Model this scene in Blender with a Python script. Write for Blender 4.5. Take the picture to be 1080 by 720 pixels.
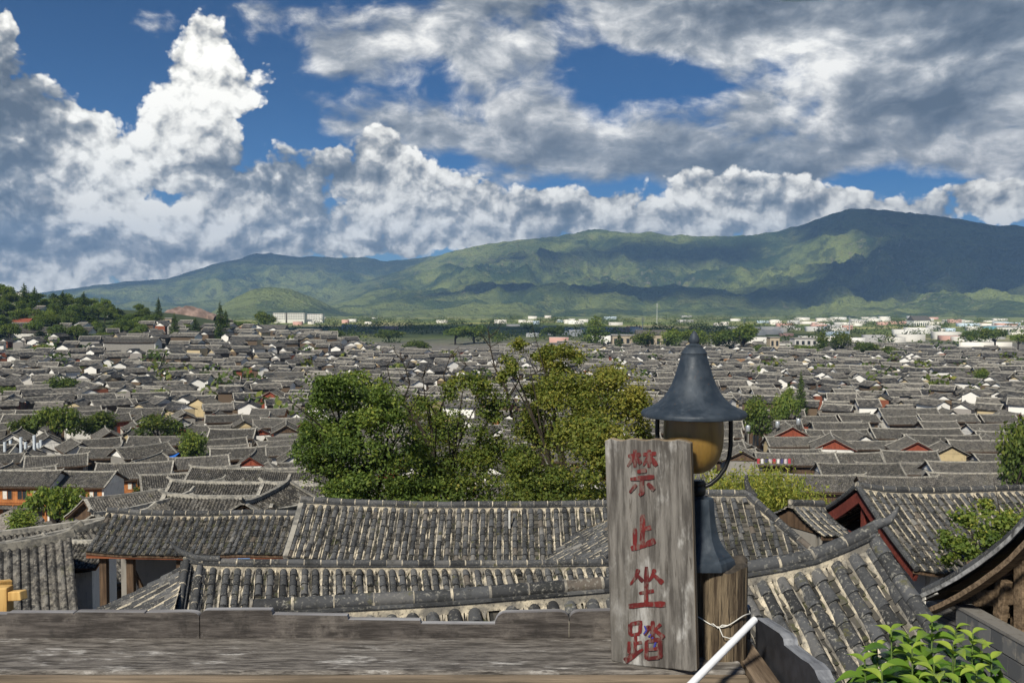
import bpy, bmesh, math, random
import numpy as np
from mathutils import Vector, Matrix, Euler
from math import sin, cos, pi, radians, sqrt, atan2, tan, exp
for o in list(bpy.data.objects): bpy.data.objects.remove(o)
SC = bpy.context.scene
COL = SC.collection
# ---------------------------------------------------------------- camera
F = 1000.0            # focal length in pixels of the 1080 x 720 photograph
PITCH = math.atan(37/1000.0)
cam_data = bpy.data.cameras.new('camera'); cam = bpy.data.objects.new('camera', cam_data); COL.objects.link(cam)
cam_data.sensor_width = 36; cam_data.lens = 36*F/1080; cam_data.clip_start = .05; cam_data.clip_end = 60000
cam.location = (0, 0, 0); cam.rotation_euler = (pi/2-PITCH, 0, 0)
SC.camera = cam
def ray(px, py):
    x = (px-540)/F; u = (360-py)/F
    return Vector((x, cos(PITCH)+u*sin(PITCH), -sin(PITCH)+u*cos(PITCH)))
def P(px, py, Y):      # the point seen at that pixel, Y metres ahead
    d = ray(px, py); return d*(Y/d.y)
def PZ(px, py, z):
    d = ray(px, py); return d*(z/d.z)
# ---------------------------------------------------------------- view
SC.render.engine = 'CYCLES'
SC.view_settings.view_transform = 'Standard'; SC.view_settings.look = 'None'
SC.view_settings.exposure = 0.52; SC.view_settings.gamma = 1.0
SC.view_settings.use_curve_mapping = False
SC.cycles.use_denoising = True
SC.cycles.max_bounces = 6; SC.cycles.diffuse_bounces = 2; SC.cycles.glossy_bounces = 2
SC.cycles.transmission_bounces = 3; SC.cycles.transparent_max_bounces = 6; SC.cycles.volume_bounces = 0
SC.cycles.sample_clamp_indirect = 4
# ---------------------------------------------------------------- node helper
class NT:
    def __init__(s, tree): s.t = tree; s.n = tree.nodes; s.l = tree.links
    def node(s, ty, **kw):
        n = s.n.new(ty)
        for k, v in kw.items(): setattr(n, k, v)
        return n
    def put(s, sock, v):
        if v is None: return
        if isinstance(v, bpy.types.NodeSocket): s.l.new(v, sock)
        else:
            if sock.type == 'RGBA' and len(v) == 3: v = (*v, 1)
            sock.default_value = v
    def m(s, op, a, b=None, c=None, clamp=False):
        n = s.n.new('ShaderNodeMath'); n.operation = op; n.use_clamp = clamp
        for i, v in enumerate((a, b, c)): s.put(n.inputs[i], v)
        return n.outputs[0]
    def add(s, a, b): return s.m('ADD', a, b)
    def sub(s, a, b): return s.m('SUBTRACT', a, b)
    def mul(s, a, b): return s.m('MULTIPLY', a, b)
    def v(s, op, a, b=None, c=None):
        n = s.n.new('ShaderNodeVectorMath'); n.operation = op
        for i, x in enumerate((a, b, c)): s.put(n.inputs[i], x)
        return n.outputs['Value'] if op in ('DOT_PRODUCT', 'LENGTH', 'DISTANCE') else n.outputs[0]
    def scale(s, a, k):
        n = s.n.new('ShaderNodeVectorMath'); n.operation = 'SCALE'; s.put(n.inputs[0], a); s.put(n.inputs['Scale'], k); return n.outputs[0]
    def sep(s, a):
        n = s.n.new('ShaderNodeSeparateXYZ'); s.put(n.inputs[0], a); return n.outputs
    def comb(s, x, y, z=0.0):
        n = s.n.new('ShaderNodeCombineXYZ'); s.put(n.inputs[0], x); s.put(n.inputs[1], y); s.put(n.inputs[2], z); return n.outputs[0]
    def ramp(s, a, lo, hi, smooth=True, to0=0.0, to1=1.0):
        n = s.n.new('ShaderNodeMapRange'); n.clamp = True
        if smooth: n.interpolation_type = 'SMOOTHSTEP'
        for i, x in enumerate((a, lo, hi, to0, to1)): s.put(n.inputs[i], x)
        return n.outputs[0]
    def noise(s, vec, scale, detail=4, rough=.5, lac=2.0, dist=0.0, ty=None, dim='3D'):
        n = s.n.new('ShaderNodeTexNoise'); n.noise_dimensions = dim
        if ty: n.noise_type = ty
        s.put(n.inputs['Vector'], vec); s.put(n.inputs['Scale'], scale); s.put(n.inputs['Detail'], detail)
        s.put(n.inputs['Roughness'], rough); s.put(n.inputs['Lacunarity'], lac); s.put(n.inputs['Distortion'], dist)
        return n.outputs
    def voro(s, vec, scale, detail=0, rough=.5, feature='F1', rnd=1.0):
        n = s.n.new('ShaderNodeTexVoronoi'); n.feature = feature
        s.put(n.inputs['Vector'], vec); s.put(n.inputs['Scale'], scale); s.put(n.inputs['Detail'], detail); s.put(n.inputs['Roughness'], rough)
        s.put(n.inputs['Randomness'], rnd)
        return n.outputs
    def mix(s, f, a, b, blend='MIX'):
        n = s.n.new('ShaderNodeMix'); n.data_type = 'RGBA'; n.blend_type = blend; n.clamp_factor = True
        s.put(n.inputs['Factor'], f); s.put(n.inputs['A'] if False else n.inputs[6], a); s.put(n.inputs[7], b)
        return n.outputs[2]
    def colramp(s, f, stops):
        n = s.n.new('ShaderNodeValToRGB'); e = n.color_ramp.elements
        while len(e) < len(stops): e.new(0.5)
        for el, (p, c) in zip(e, stops): el.position = p; el.color = (*c, 1)
        s.put(n.inputs[0], f); return n.outputs[0]
HAZE = 7.0e-5
SHADES = [(640, 322, 6800, 800, 320), (820, 318, 6900, 900, 330), (730, 318, 6900, 800, 330), (960, 300, 8000, 700, 600), (1040, 265, 9000, 900, 900), (900, 245, 9300, 500, 520), (1180, 280, 8800, 1100, 1200), (560, 275, 8800, 500, 260), (720, 270, 9000, 900, 330),
          (300, 290, 12500, 1700, 500), (220, 296, 12500, 1200, 900), (110, 302, 13000, 1500, 900), (470, 322, 6900, 260, 160), (1010, 255, 9200, 1000, 600), (960, 305, 8000, 700, 420), (1100, 310, 8000, 1200, 900), (870, 318, 7100, 900, 420), (560, 318, 7000, 500, 300), (890, 238, 9500, 650, 420), (980, 240, 9500, 900, 600), (1080, 262, 9200, 900, 900), (1000, 286, 8400, 800, 420), (1080, 312, 7600, 800, 700), (970, 324, 6700, 800, 330), (850, 324, 6600, 700, 280), (690, 324, 6600, 700, 240), (640, 347, 1500, 330, 420), (330, 345, 1700, 500, 420)]
# ---------------------------------------------------------------- sky, clouds, sun
SUN_EL = radians(42); SUN_AZ = radians(205)     # compass angle from +Y clockwise: behind the camera, a little to its left
sun_dir = Vector((sin(SUN_AZ)*cos(SUN_EL), cos(SUN_AZ)*cos(SUN_EL), sin(SUN_EL)))
world = bpy.data.worlds.new('World'); SC.world = world; world.use_nodes = True
world.cycles.sampling_method = 'MANUAL'; world.cycles.sample_map_resolution = 512
def cloud_tables(U, V):
    """the weather: for each azimuth / elevation how much heap cloud, how much layer cloud, and how thick (dark) each is. U, V in photo pixels."""
    heap = [  # px, py, rx, ry, weight
        (218, 50, 34, 34, 1), (235, 85, 60, 36, 1), (205, 118, 66, 46, 1), (262, 102, 36, 22, .9), (180, 165, 72, 42, 1), (110, 185, 66, 60, 1), (228, 160, 42, 40, .95), (100, 150, 36, 34, .85),
        (55, 215, 110, 62, 1.05), (150, 248, 170, 38, 1.1), (8, 55, 32, 42, 1), (8, 130, 62, 66, 1.05), (50, 170, 70, 52, 1),
        (265, 220, 80, 40, .95), (330, 238, 100, 32, 1), (400, 160, 30, 28, .9), (400, 192, 56, 34, 1), (455, 212, 64, 38, 1), (520, 228, 76, 32, 1), (330, 180, 90, 20, .85),
        (600, 220, 42, 28, 1), (560, 238, 90, 20, .95), (655, 222, 32, 26, .95), (690, 240, 74, 22, .95), (760, 212, 66, 34, 1), (815, 212, 54, 30, 1), (740, 196, 40, 22, .9),
        (870, 222, 64, 22, 1), (940, 226, 70, 20, .95), (1040, 212, 54, 26, .95), (1090, 222, 80, 26, 1), (1180, 220, 90, 40, 1), (700, 244, 170, 20, 1), (600, 248, 130, 16, .95), (900, 230, 130, 15, .95), (800, 236, 110, 18, 1), (500, 250, 120, 16, .9), (60, 282, 240, 34, 1), (230, 266, 120, 24, .95), (470, 258, 70, 16, .8), (380, 262, 90, 14, .7)]
    deck = [(560, 40, 330, 60, .70), (900, 15, 380, 50, 1.0), (960, 125, 200, 75, 1.05), (800, 150, 170, 55, .8), (640, 175, 190, 36, .75), (500, 60, 110, 60, .45), (430, 110, 150, 26, .5), (600, 110, 80, 36, .5), (1000, 60, 200, 60, .8),
            (800, 70, 50, 18, .5), (560, 150, 90, 24, .4), (1180, 120, 200, 120, .9), (40, 30, 60, 12, .2), (110, 42, 60, 12, .5), (260, 18, 70, 22, .55), (160, 38, 40, 12, .3), (340, 72, 40, 12, .5), (460, 140, 120, 14, .45), (1000, 160, 140, 40, .5), (560, 185, 320, 20, .35),
            (690, 60, 40, 34, .3), (390, 40, 90, 40, .35)]
    hole = [(640, 85, 100, 34, .5), (700, 70, 60, 24, .25), (560, 62, 60, 26, .3), (400, 88, 90, 22, .4), (490, 104, 60, 20, .3), (860, 60, 60, 14, .25), (110, 75, 90, 45, .35), (280, 150, 50, 40, .6), (300, 60, 70, 40, .25), (700, 82, 44, 20, .45), (955, 192, 75, 18, 1.3), (620, 92, 26, 20, .3), (610, 25, 36, 14, .45), (760, 100, 40, 12, .4), (660, 195, 60, 10, .25), (330, 110, 60, 20, .2)]
    gh = [(12, 120, 60, 56, .62), (15, 218, 60, 32, .60), (190, 192, 70, 14, .28), (150, 222, 110, 28, -.22), (260, 235, 60, 20, -.15), (110, 264, 230, 15, .50), (330, 182, 80, 18, .45), (300, 225, 60, 30, .25), (225, 88, 60, 60, -.28), (120, 175, 60, 50, -.42), (200, 140, 40, 40, -.2),
          (90, 222, 50, 22, -.2), (470, 205, 60, 30, -.15), (780, 200, 70, 24, -.15), (400, 165, 30, 26, -.2), (560, 240, 120, 14, .12), (760, 238, 120, 14, .15), (60, 288, 90, 9, -.3)]
    gd = [(900, 5, 280, 34, .40), (560, 20, 200, 40, .12), (980, 115, 90, 26, .35), (690, 180, 150, 26, .22), (850, 170, 110, 30, .22), (700, 40, 60, 50, -.25), (940, 70, 120, 20, -.22), (640, 120, 60, 30, -.2), (800, 70, 50, 20, -.25), (1000, 165, 120, 20, -.15), (460, 55, 60, 30, -.2), (560, 185, 100, 12, .2)]
    A = None
    for bx, by, rx, ry, wt in heap:
        f = wt*(1.0-((U-bx)/(rx*1.18))**2-((V-by)/(ry*1.18))**2)
        A = f if A is None else np.maximum(A, f) + .5*np.exp(-np.abs(A-f)*4)*.18
    A = np.clip(A, -1, 1.3)
    def gs(L): return sum(w*np.exp(-.9*(((U-x)/rx)**2+((V-y)/ry)**2)) for x, y, rx, ry, w in L)
    B = gs(deck)-gs(hole)+np.clip((-V)/300, 0, 1)*.5
    return np.stack([(A+1)/2.3, np.clip((B+.5)/2, 0, 1), np.clip(gs(gh)*.5+.5, 0, 1), np.clip(gs(gd)*.5+.5, 0, 1)], -1)
def build_sky():
    tree = bpy.data.node_groups.new('clouded_sky', 'ShaderNodeTree')     # built on its own first: quicker
    tree.interface.new_socket('Colour', in_out='OUTPUT', socket_type='NodeSocketColor')
    w = NT(tree)
    tc = w.node('ShaderNodeTexCoord'); d = w.v('NORMALIZE', tc.outputs['Generated'])
    s = w.sep(d)
    az = w.m('ARCTAN2', s[0], s[1]); el = w.m('ARCSINE', s[2])
    P0 = w.comb(az, el, 0)
    # ragged edges: the tables are read at a warped place
    w1 = w.noise(P0, 9.0, 5, .6)[1]
    PW = w.v('ADD', P0, w.v('MULTIPLY', w.v('SUBTRACT', w1, (.5, .5, .5)), (.075, .055, 0)))
    sw = w.sep(PW)
    NR, NC = 17, 63
    AZ0, AZ1 = radians(-33), radians(33)
    EL = np.linspace(radians(-.5), radians(21), NR)
    azs = np.linspace(AZ0, AZ1, NC)
    f = w.m('DIVIDE', w.sub(sw[0], AZ0), AZ1-AZ0, clamp=True)
    row = w.m('MULTIPLY_ADD', sw[1], (NR-1)/(EL[-1]-EL[0]), -EL[0]*(NR-1)/(EL[-1]-EL[0]))
    half = (NC+1)//2
    fa = w.m('MULTIPLY', f, 2.0, clamp=True); fb = w.m('MULTIPLY_ADD', f, 2.0, -1.0, clamp=True)
    selb = w.m('GREATER_THAN', f, .5)
    acc = acA = None
    for i in range(NR):
        U = 540+1000*np.tan(azs); V = 323-1000*EL[i]/np.cos(azs)
        T = cloud_tables(U, V)
        outs = []
        for k, ff in ((0, fa), (1, fb)):
            n = w.node('ShaderNodeValToRGB'); e = n.color_ramp.elements
            while len(e) < half: e.new(.5)
            for j in range(half):
                e[j].position = j/(half-1)
            for j in range(half):
                e[j].color = T[j+k*(half-1)]
            w.put(n.inputs[0], ff); outs.append(n.outputs)
        wt = w.m('SUBTRACT', 1.0, w.m('ABSOLUTE', w.sub(w.m('MINIMUM', w.m('MAXIMUM', row, 0.0), NR-1.0), float(i))), clamp=True)
        wa = w.mul(wt, w.sub(1.0, selb)); wb = w.mul(wt, selb)
        for (o, ww) in ((outs[0], wa), (outs[1], wb)):
            c = w.scale(o[0], ww); a = w.mul(o[1], ww)
            acc = c if acc is None else w.v('ADD', acc, c); acA = a if acA is None else w.add(acA, a)
    t = w.sep(acc)
    A = w.m('MULTIPLY_ADD', t[0], 2.3, -1.0); B = w.m('MULTIPLY_ADD', t[1], 2.0, -.5)
    gh = w.m('MULTIPLY_ADD', t[2], 2.0, -1.0); gd = w.m('MULTIPLY_ADD', acA, 2.0, -1.0)
    L = (-.006, .011, 0)   # towards the light, in (azimuth, elevation)
    # cauliflower relief of the heap clouds, read twice along the light
    def puff(p):
        b = w.voro(w.v('MULTIPLY', p, (1, 1.2, 0)), 30, 3, .6)[0]
        n = w.noise(p, 20, 5, .58)[0]
        return w.add(w.mul(w.sub(.45, b), .85), w.mul(w.sub(n, .5), 1.5))
    P1 = w.v('ADD', P0, w.scale(w.v('SUBTRACT', w1, (.5, .5, .5)), .03))
    p0 = puff(P1); p1 = puff(w.v('ADD', P1, L))
    D = w.add(w.m('MULTIPLY_ADD', A, 1.3, .10), w.mul(p0, .85))
    aC = w.ramp(D, .0, .30)
    fine = w.noise(P0, 55, 4, .62)[0]
    lit = w.add(w.m('MULTIPLY_ADD', w.sub(p0, p1), .60, .66), w.ramp(A, .0, 1.0, True, .10, -.10))
    lit = w.add(lit, w.mul(w.sub(fine, .5), .20))
    lit = w.add(lit, w.add(w.mul(p0, .14), w.ramp(el, .05, .16, True, .10, 0)))
    big = w.noise(w.v('MULTIPLY', P0, (1, 1.7, 1)), 8, 3, .55)[0]
    lit = w.sub(lit, w.ramp(big, .46, .66, True, -.10, .13))
    lit = w.sub(lit, w.mul(gh, w.ramp(w.add(big, w.mul(w.sub(p0, .1), .30)), .36, .62, True, .95, .45)))
    cC = w.colramp(lit, [(0.0, (.075, .088, .105)), (.26, (.165, .178, .19)), (.48, (.36, .36, .35)), (.70, (.72, .70, .64)), (.92, (1.0, .97, .89))])
    # layer cloud
    Q = w.v('MULTIPLY', P0, (1, 1.75, 0))
    wq = w.noise(Q, 5, 3, .55)[1]
    Q = w.v('ADD', Q, w.scale(w.v('SUBTRACT', wq, (.5, .5, .5)), .10))
    e0 = w.noise(Q, 8.5, 9, .60)[0]; e1 = w.noise(w.v('ADD', Q, (-.010, .022, 0)), 8.5, 5, .60)[0]
    e2 = w.noise(w.v('ADD', Q, (4.3, 1.2, 0)), 4.2, 2, .5)[0]
    E = w.add(w.m('MULTIPLY_ADD', B, 1.05, -.64), w.add(w.mul(w.sub(e0, .5), 2.9), w.mul(w.sub(e2, .5), 2.1)))
    aH = w.m('MULTIPLY', w.ramp(E, -.10, .55), .97)
    litH = w.add(w.m('MULTIPLY_ADD', w.sub(e0, e1), 2.7, .63), w.ramp(E, .1, 1.3, True, .06, -.16))
    litH = w.add(litH, w.mul(w.sub(fine, .5), .30)); litH = w.sub(litH, w.mul(w.sub(big, .5), 1.3)); litH = w.sub(litH, gd)
    cH = w.colramp(litH, [(0.0, (.075, .092, .115)), (.30, (.145, .165, .19)), (.56, (.285, .30, .315)), (.80, (.55, .55, .54)), (1.0, (.86, .84, .79))])
    sky = w.node('ShaderNodeTexSky'); sky.sky_type = 'NISHITA'; sky.sun_disc = False
    sky.sun_elevation = SUN_EL; sky.sun_rotation = SUN_AZ; sky.altitude = 2400; sky.air_density = 1.0; sky.dust_density = .2; sky.ozone_density = 4.0
    deep = w.ramp(el, .02, .30, True, .054, .038)
    blue = w.mix(1.0, w.scale(sky.outputs[0], deep), w.mix(w.ramp(el, .02, .16), (.46, .76, 1.0), (.17, .62, 1.0)), 'MULTIPLY')
    col = w.mix(aH, blue, cH); col = w.mix(aC, col, cC)
    hz = w.ramp(el, -.03, .012, True, 1, 0)
    col = w.mix(hz, col, (.33, .42, .50))
    go = w.node('NodeGroupOutput'); w.l.new(col, go.inputs[0])
    x = NT(world.node_tree); x.n.clear()
    gn = x.node('ShaderNodeGroup'); gn.node_tree = tree
    bg = x.node('ShaderNodeBackground'); x.put(bg.inputs[0], gn.outputs[0]); bg.inputs[1].default_value = 1.0
    out = x.node('ShaderNodeOutputWorld'); x.l.new(bg.outputs[0], out.inputs[0])
build_sky()
sl = bpy.data.lights.new('sun', 'SUN'); sl.energy = 4.4; sl.angle = radians(6); sl.color = (1, .94, .82)
sun = bpy.data.objects.new('sun', sl); COL.objects.link(sun); sun.rotation_euler = (-sun_dir).to_track_quat('-Z', 'Y').to_euler()
# ---------------------------------------------------------------- mesh helpers
class MB:
    """collects faces (with a material index and a tint per face) and links them as ONE mesh object"""
    def __init__(s): s.v = []; s.f = []; s.mi = []; s.t = []
    def face(s, pts, mi=0, t=.5):
        b = len(s.v); s.v.extend([tuple(p) for p in pts]); s.f.append(tuple(range(b, b+len(pts)))); s.mi.append(mi); s.t.append(t)
    def grid(s, rows, mi=0, t=.5, close=False):
        n = len(rows[0]); b = len(s.v)
        for r in rows: s.v.extend([tuple(p) for p in r])
        for i in range(len(rows)-1):
            for j in range(n if close else n-1):
                k = (j+1) % n
                s.f.append((b+i*n+j, b+i*n+k, b+(i+1)*n+k, b+(i+1)*n+j)); s.mi.append(mi); s.t.append(t)
    def box(s, c, size, mi=0, t=.5, R=None):
        c = Vector(c); hx, hy, hz = size[0]/2, size[1]/2, size[2]/2
        p = [Vector((x, y, z)) for z in (-hz, hz) for x, y in ((-hx, -hy), (hx, -hy), (hx, hy), (-hx, hy))]
        if R is not None: p = [R @ q for q in p]
        b = len(s.v); s.v.extend([tuple(q+c) for q in p])
        for f in ((3, 2, 1, 0), (4, 5, 6, 7), (0, 1, 5, 4), (1, 2, 6, 5), (2, 3, 7, 6), (3, 0, 4, 7)):
            s.f.append(tuple(b+i for i in f)); s.mi.append(mi); s.t.append(t)
    def bar(s, a, b, w, h, mi=0, t=.5, up=(0, 0, 1)):
        a = Vector(a); b = Vector(b); d = (b-a); L = d.length; d.normalize()
        x = d.cross(Vector(up)); x = x.normalized() if x.length > 1e-6 else Vector((1, 0, 0)); z = x.cross(d)
        R = Matrix((x, d, z)).transposed(); s.box((a+b)/2, (w, L, h), mi, t, R)
    def tube(s, pts, rad, n=8, mi=0, t=.5, caps=True):
        pts = [Vector(p) for p in pts]; rings = []; up = Vector((0, 0, 1)); px = None
        for i, p in enumerate(pts):
            d = (pts[min(i+1, len(pts)-1)]-pts[max(i-1, 0)]).normalized()
            x = d.cross(up) if px is None else px-d*px.dot(d)
            if x.length < 1e-4: x = d.cross(Vector((1, 0, 0)))
            x.normalize(); px = x; y = d.cross(x); r = rad[i] if hasattr(rad, '__len__') else rad
            rings.append([p+(x*cos(2*pi*k/n)+y*sin(2*pi*k/n))*r for k in range(n)])
        s.grid(rings, mi, t, True)
        if caps: s.face(rings[0], mi, t); s.face(rings[-1][::-1], mi, t)
    def lathe(s, prof, c=(0, 0, 0), n=32, mi=0, t=.5, lobes=None):
        c = Vector(c); off = pi/n
        s.grid([[c+Vector((r*cos(2*pi*k/n+off), r*sin(2*pi*k/n+off), z)) for k in range(n)] for r, z in prof], mi, t, True)
    def prism(s, poly, d, mi=0, t=.5):
        d = Vector(d); poly = [Vector(p) for p in poly]; q = [p+d for p in poly]
        s.face(poly[::-1], mi, t); s.face(q, mi, t)
        for i in range(len(poly)):
            j = (i+1) % len(poly); s.face((poly[i], poly[j], q[j], q[i]), mi, t)
    def build(s, name, mats, parent=None, smooth=False, loc=None, merge=False, angle=None):
        me = bpy.data.meshes.new(name); me.from_pydata(s.v, [], s.f)
        mats = mats if isinstance(mats, (list, tuple)) else [mats]
        for m in mats: me.materials.append(m)
        me.polygons.foreach_set('material_index', s.mi)
        a = me.attributes.new('tint', 'FLOAT', 'FACE'); a.data.foreach_set('value', s.t)
        if merge:
            bm = bmesh.new(); bm.from_mesh(me); bmesh.ops.remove_doubles(bm, verts=bm.verts, dist=1e-4)
            bmesh.ops.recalc_face_normals(bm, faces=bm.faces); bm.to_mesh(me); bm.free()
        if smooth: me.polygons.foreach_set('use_smooth', [True]*len(me.polygons))
        if angle is not None: me.set_sharp_from_angle(angle=radians(angle))
        o = bpy.data.objects.new(name, me); COL.objects.link(o)
        if parent: o.parent = parent
        if loc is not None: o.location = loc
        return o
def np_mesh(name, V, Q, mats, tint=None, mi=None, parent=None, smooth=False, extra=None):
    me = bpy.data.meshes.new(name); V = np.asarray(V, np.float32); Q = np.asarray(Q, np.int32); k = Q.shape[1]
    me.vertices.add(len(V)); me.vertices.foreach_set('co', V.ravel())
    me.loops.add(Q.size); me.loops.foreach_set('vertex_index', Q.ravel())
    me.polygons.add(len(Q)); me.polygons.foreach_set('loop_start', np.arange(len(Q), dtype=np.int32)*k)
    try: me.polygons.foreach_set('loop_total', np.full(len(Q), k, np.int32))
    except Exception: pass
    for m in (mats if isinstance(mats, (list, tuple)) else [mats]): me.materials.append(m)
    if mi is not None: me.polygons.foreach_set('material_index', np.asarray(mi, np.int32))
    me.update(calc_edges=True)
    if tint is not None:
        a = me.attributes.new('tint', 'FLOAT', 'FACE'); a.data.foreach_set('value', np.asarray(tint, np.float32))
    if extra is not None:
        a = me.attributes.new('col', 'FLOAT_COLOR', 'FACE'); a.data.foreach_set('color', np.asarray(extra, np.float32).ravel())
    if smooth: me.polygons.foreach_set('use_smooth', [True]*len(Q))
    me.validate()
    o = bpy.data.objects.new(name, me); COL.objects.link(o)
    if parent: o.parent = parent
    return o
def tag(o, label=None, cat=None, group=None, kind=None):
    if label: o['label'] = label
    if cat: o['category'] = cat
    if group: o['group'] = group
    if kind: o['kind'] = kind
    return o
def empty(name, loc=(0, 0, 0), rz=0.0, label=None, cat=None, group=None):
    o = bpy.data.objects.new(name, None); COL.objects.link(o); o.location = loc; o.rotation_euler = (0, 0, rz); o.empty_display_size = .2
    return tag(o, label, cat, group)
def copy_tree(o, parent=None):
    c = o.copy(); COL.objects.link(c)
    if parent: c.parent = parent
    for ch in KIDS(o): copy_tree(ch, c)
    return c
_kids = {}
def KIDS(o): 
    if o.name not in _kids: _kids[o.name] = list(o.children)
    return _kids[o.name]
# value noise for terrain
def _hash(ix, iy, seed):
    h = (ix*374761393+iy*668265263+seed*974711) & 0xffffffff
    h = ((h ^ (h >> 13))*1274126177) & 0xffffffff
    return ((h ^ (h >> 16)) & 0xffff)/65535.0
def vnoise(x, y, seed=0):
    x = np.asarray(x, float); y = np.asarray(y, float)
    ix = np.floor(x).astype(np.int64); iy = np.floor(y).astype(np.int64); fx = x-ix; fy = y-iy
    fx = fx*fx*fx*(fx*(fx*6-15)+10); fy = fy*fy*fy*(fy*(fy*6-15)+10)
    a = _hash(ix, iy, seed); b = _hash(ix+1, iy, seed); c = _hash(ix, iy+1, seed); d = _hash(ix+1, iy+1, seed)
    return (a*(1-fx)+b*fx)*(1-fy)+(c*(1-fx)+d*fx)*fy
def fbm(x, y, oct=5, seed=0, gain=.5, ridged=False):
    s = 0; a = 1; tot = 0
    for i in range(oct):
        n = vnoise(x*2**i+17.3*i, y*2**i+9.1*i, seed+i)
        if ridged: n = 1-abs(2*n-1)
        s = s+a*n; tot += a; a *= gain
    return s/tot
# ---------------------------------------------------------------- materials
MATS = {}
def mat(name, fn):
    if name in MATS: return MATS[name]
    m = bpy.data.materials.new(name); m.use_nodes = True; t = NT(m.node_tree); t.n.clear()
    b = t.node('ShaderNodeBsdfPrincipled'); o = t.node('ShaderNodeOutputMaterial'); t.l.new(b.outputs[0], o.inputs[0])
    t.b = b; t.out = o; b.inputs['Roughness'].default_value = .85; b.inputs['Specular IOR Level'].default_value = .3
    fn(t); MATS[name] = m; return m
def bump(t, h, strength=.5, dist=.01):
    n = t.node('ShaderNodeBump'); n.inputs['Strength'].default_value = strength; n.inputs['Distance'].default_value = dist
    t.put(n.inputs['Height'], h); t.l.new(n.outputs[0], t.b.inputs['Normal'])
def attr(t, name='tint'):
    n = t.node('ShaderNodeAttribute'); n.attribute_name = name; return n.outputs['Fac'] if name == 'tint' else n.outputs['Color']
def objco(t): return t.node('ShaderNodeTexCoord').outputs['Object']
def rnd(t): return t.node('ShaderNodeObjectInfo').outputs['Random']
def base(t, c): t.put(t.b.inputs['Base Color'], c)
def m_plain(name, c, rough=.7, var=.25, scale=6, metal=0.0, spec=.3):
    def fn(t):
        n = t.noise(objco(t), scale, 5, .6)[0]
        k = t.ramp(n, .3, .7, True, 1-var, 1+var)
        base(t, t.mix(1.0, c, t.comb(k, k, k), 'MULTIPLY')); t.b.inputs['Roughness'].default_value = rough; t.b.inputs['Metallic'].default_value = metal; t.b.inputs['Specular IOR Level'].default_value = spec
    return mat(name, fn)
def _tile(t):       # one barrel tile: slate grey, each its own shade, with pale lime and lichen
    a = attr(t); co = objco(t)
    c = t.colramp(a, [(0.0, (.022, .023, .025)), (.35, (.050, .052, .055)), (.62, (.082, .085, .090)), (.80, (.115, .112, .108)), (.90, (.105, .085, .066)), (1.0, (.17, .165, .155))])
    n = t.noise(co, 5, 7, .7)[0]; n2 = t.noise(co, 30, 5, .68)[0]; n3 = t.noise(t.v('ADD', co, (7, 3, 1)), 2.2, 4, .6)[0]
    c = t.mix(t.ramp(n, .50, .64, True, 0, .7), c, (.022, .023, .022))
    c = t.mix(t.mul(t.ramp(n2, .53, .66), t.ramp(n3, .38, .60, True, .25, 1)), c, (.24, .23, .20))
    c = t.mix(t.mul(t.ramp(n, .44, .34), t.ramp(n3, .5, .6)), c, (.085, .082, .040))
    base(t, c); t.b.inputs['Roughness'].default_value = .8; bump(t, t.add(n2, n), .5, .01)
def _pan(t):
    a = attr(t); co = objco(t)
    c = t.colramp(a, [(0, (.018, .018, .017)), (.5, (.045, .043, .038)), (1, (.11, .10, .085))])
    n = t.noise(co, 7, 5, .6)[0]; n2 = t.noise(co, 30, 4, .6)[0]
    c = t.mix(t.ramp(n, .52, .66, True, 0, .75), c, (.055, .060, .022))
    c = t.mix(t.ramp(n2, .58, .7, True, 0, .6), c, (.20, .175, .13))
    base(t, c); bump(t, n2, .5, .01)
def _mortar(t):
    co = objco(t); n = t.noise(co, 14, 6, .65)[0]; n2 = t.noise(co, 3, 4, .6)[0]
    n3 = t.noise(co, 34, 4, .65)[0]; c = t.mix(t.ramp(n, .36, .64), (.60, .53, .40), (.33, .295, .235))
    c = t.mix(t.ramp(n2, .44, .62, True, 0, .82), c, (.135, .13, .12))
    c = t.mix(t.ramp(n3, .54, .66, True, 0, .75), c, (.07, .065, .058))
    base(t, c); t.b.inputs['Roughness'].default_value = .95; bump(t, n, .7, .015)
def _roofmid(t):    # a whole tiled slope seen from far: rows in the mesh, courses and wear here
    co = objco(t); a = attr(t); r = rnd(t)
    n = t.noise(co, 1.1, 5, .65)[0]; n2 = t.noise(t.v('MULTIPLY', co, (1, 1, 1.6)), 6.5, 5, .7)[0]; n3 = t.voro(co, 3.6)[1]
    c = t.mix(t.ramp(n, .32, .68), (.032, .032, .032), (.100, .092, .080))
    k = t.m('MULTIPLY_ADD', r, .85, .52); k = t.mul(k, t.m('MULTIPLY_ADD', a, .5, .75))
    c = t.mix(1.0, c, t.comb(k, k, k), 'MULTIPLY')
    c = t.mix(t.ramp(n2, .52, .63, True, 0, .72), c, (.27, .248, .21))
    c = t.mix(t.ramp(n2, .48, .38, True, 0, .9), c, (.013, .013, .014))
    sp = t.sep(n3)
    c = t.mix(t.ramp(sp[0], .80, .95, True, 0, .5), c, (.22, .21, .19))
    c = t.mix(t.ramp(t.noise(co, 1.7, 3)[0], .60, .74, True, 0, .45), c, (.085, .082, .036))
    base(t, c); t.b.inputs['Roughness'].default_value = .9; bump(t, n2, .9, .06)
def _ridge(t):
    co = objco(t); n = t.noise(co, 3.2, 5, .7)[0]; r = rnd(t)
    c = t.mix(t.ramp(n, .42, .62), (.40, .375, .32), (.17, .165, .15))
    k = t.m('MULTIPLY_ADD', r, .5, .62)
    base(t, t.mix(1.0, c, t.comb(k, k, k), 'MULTIPLY'))
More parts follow.
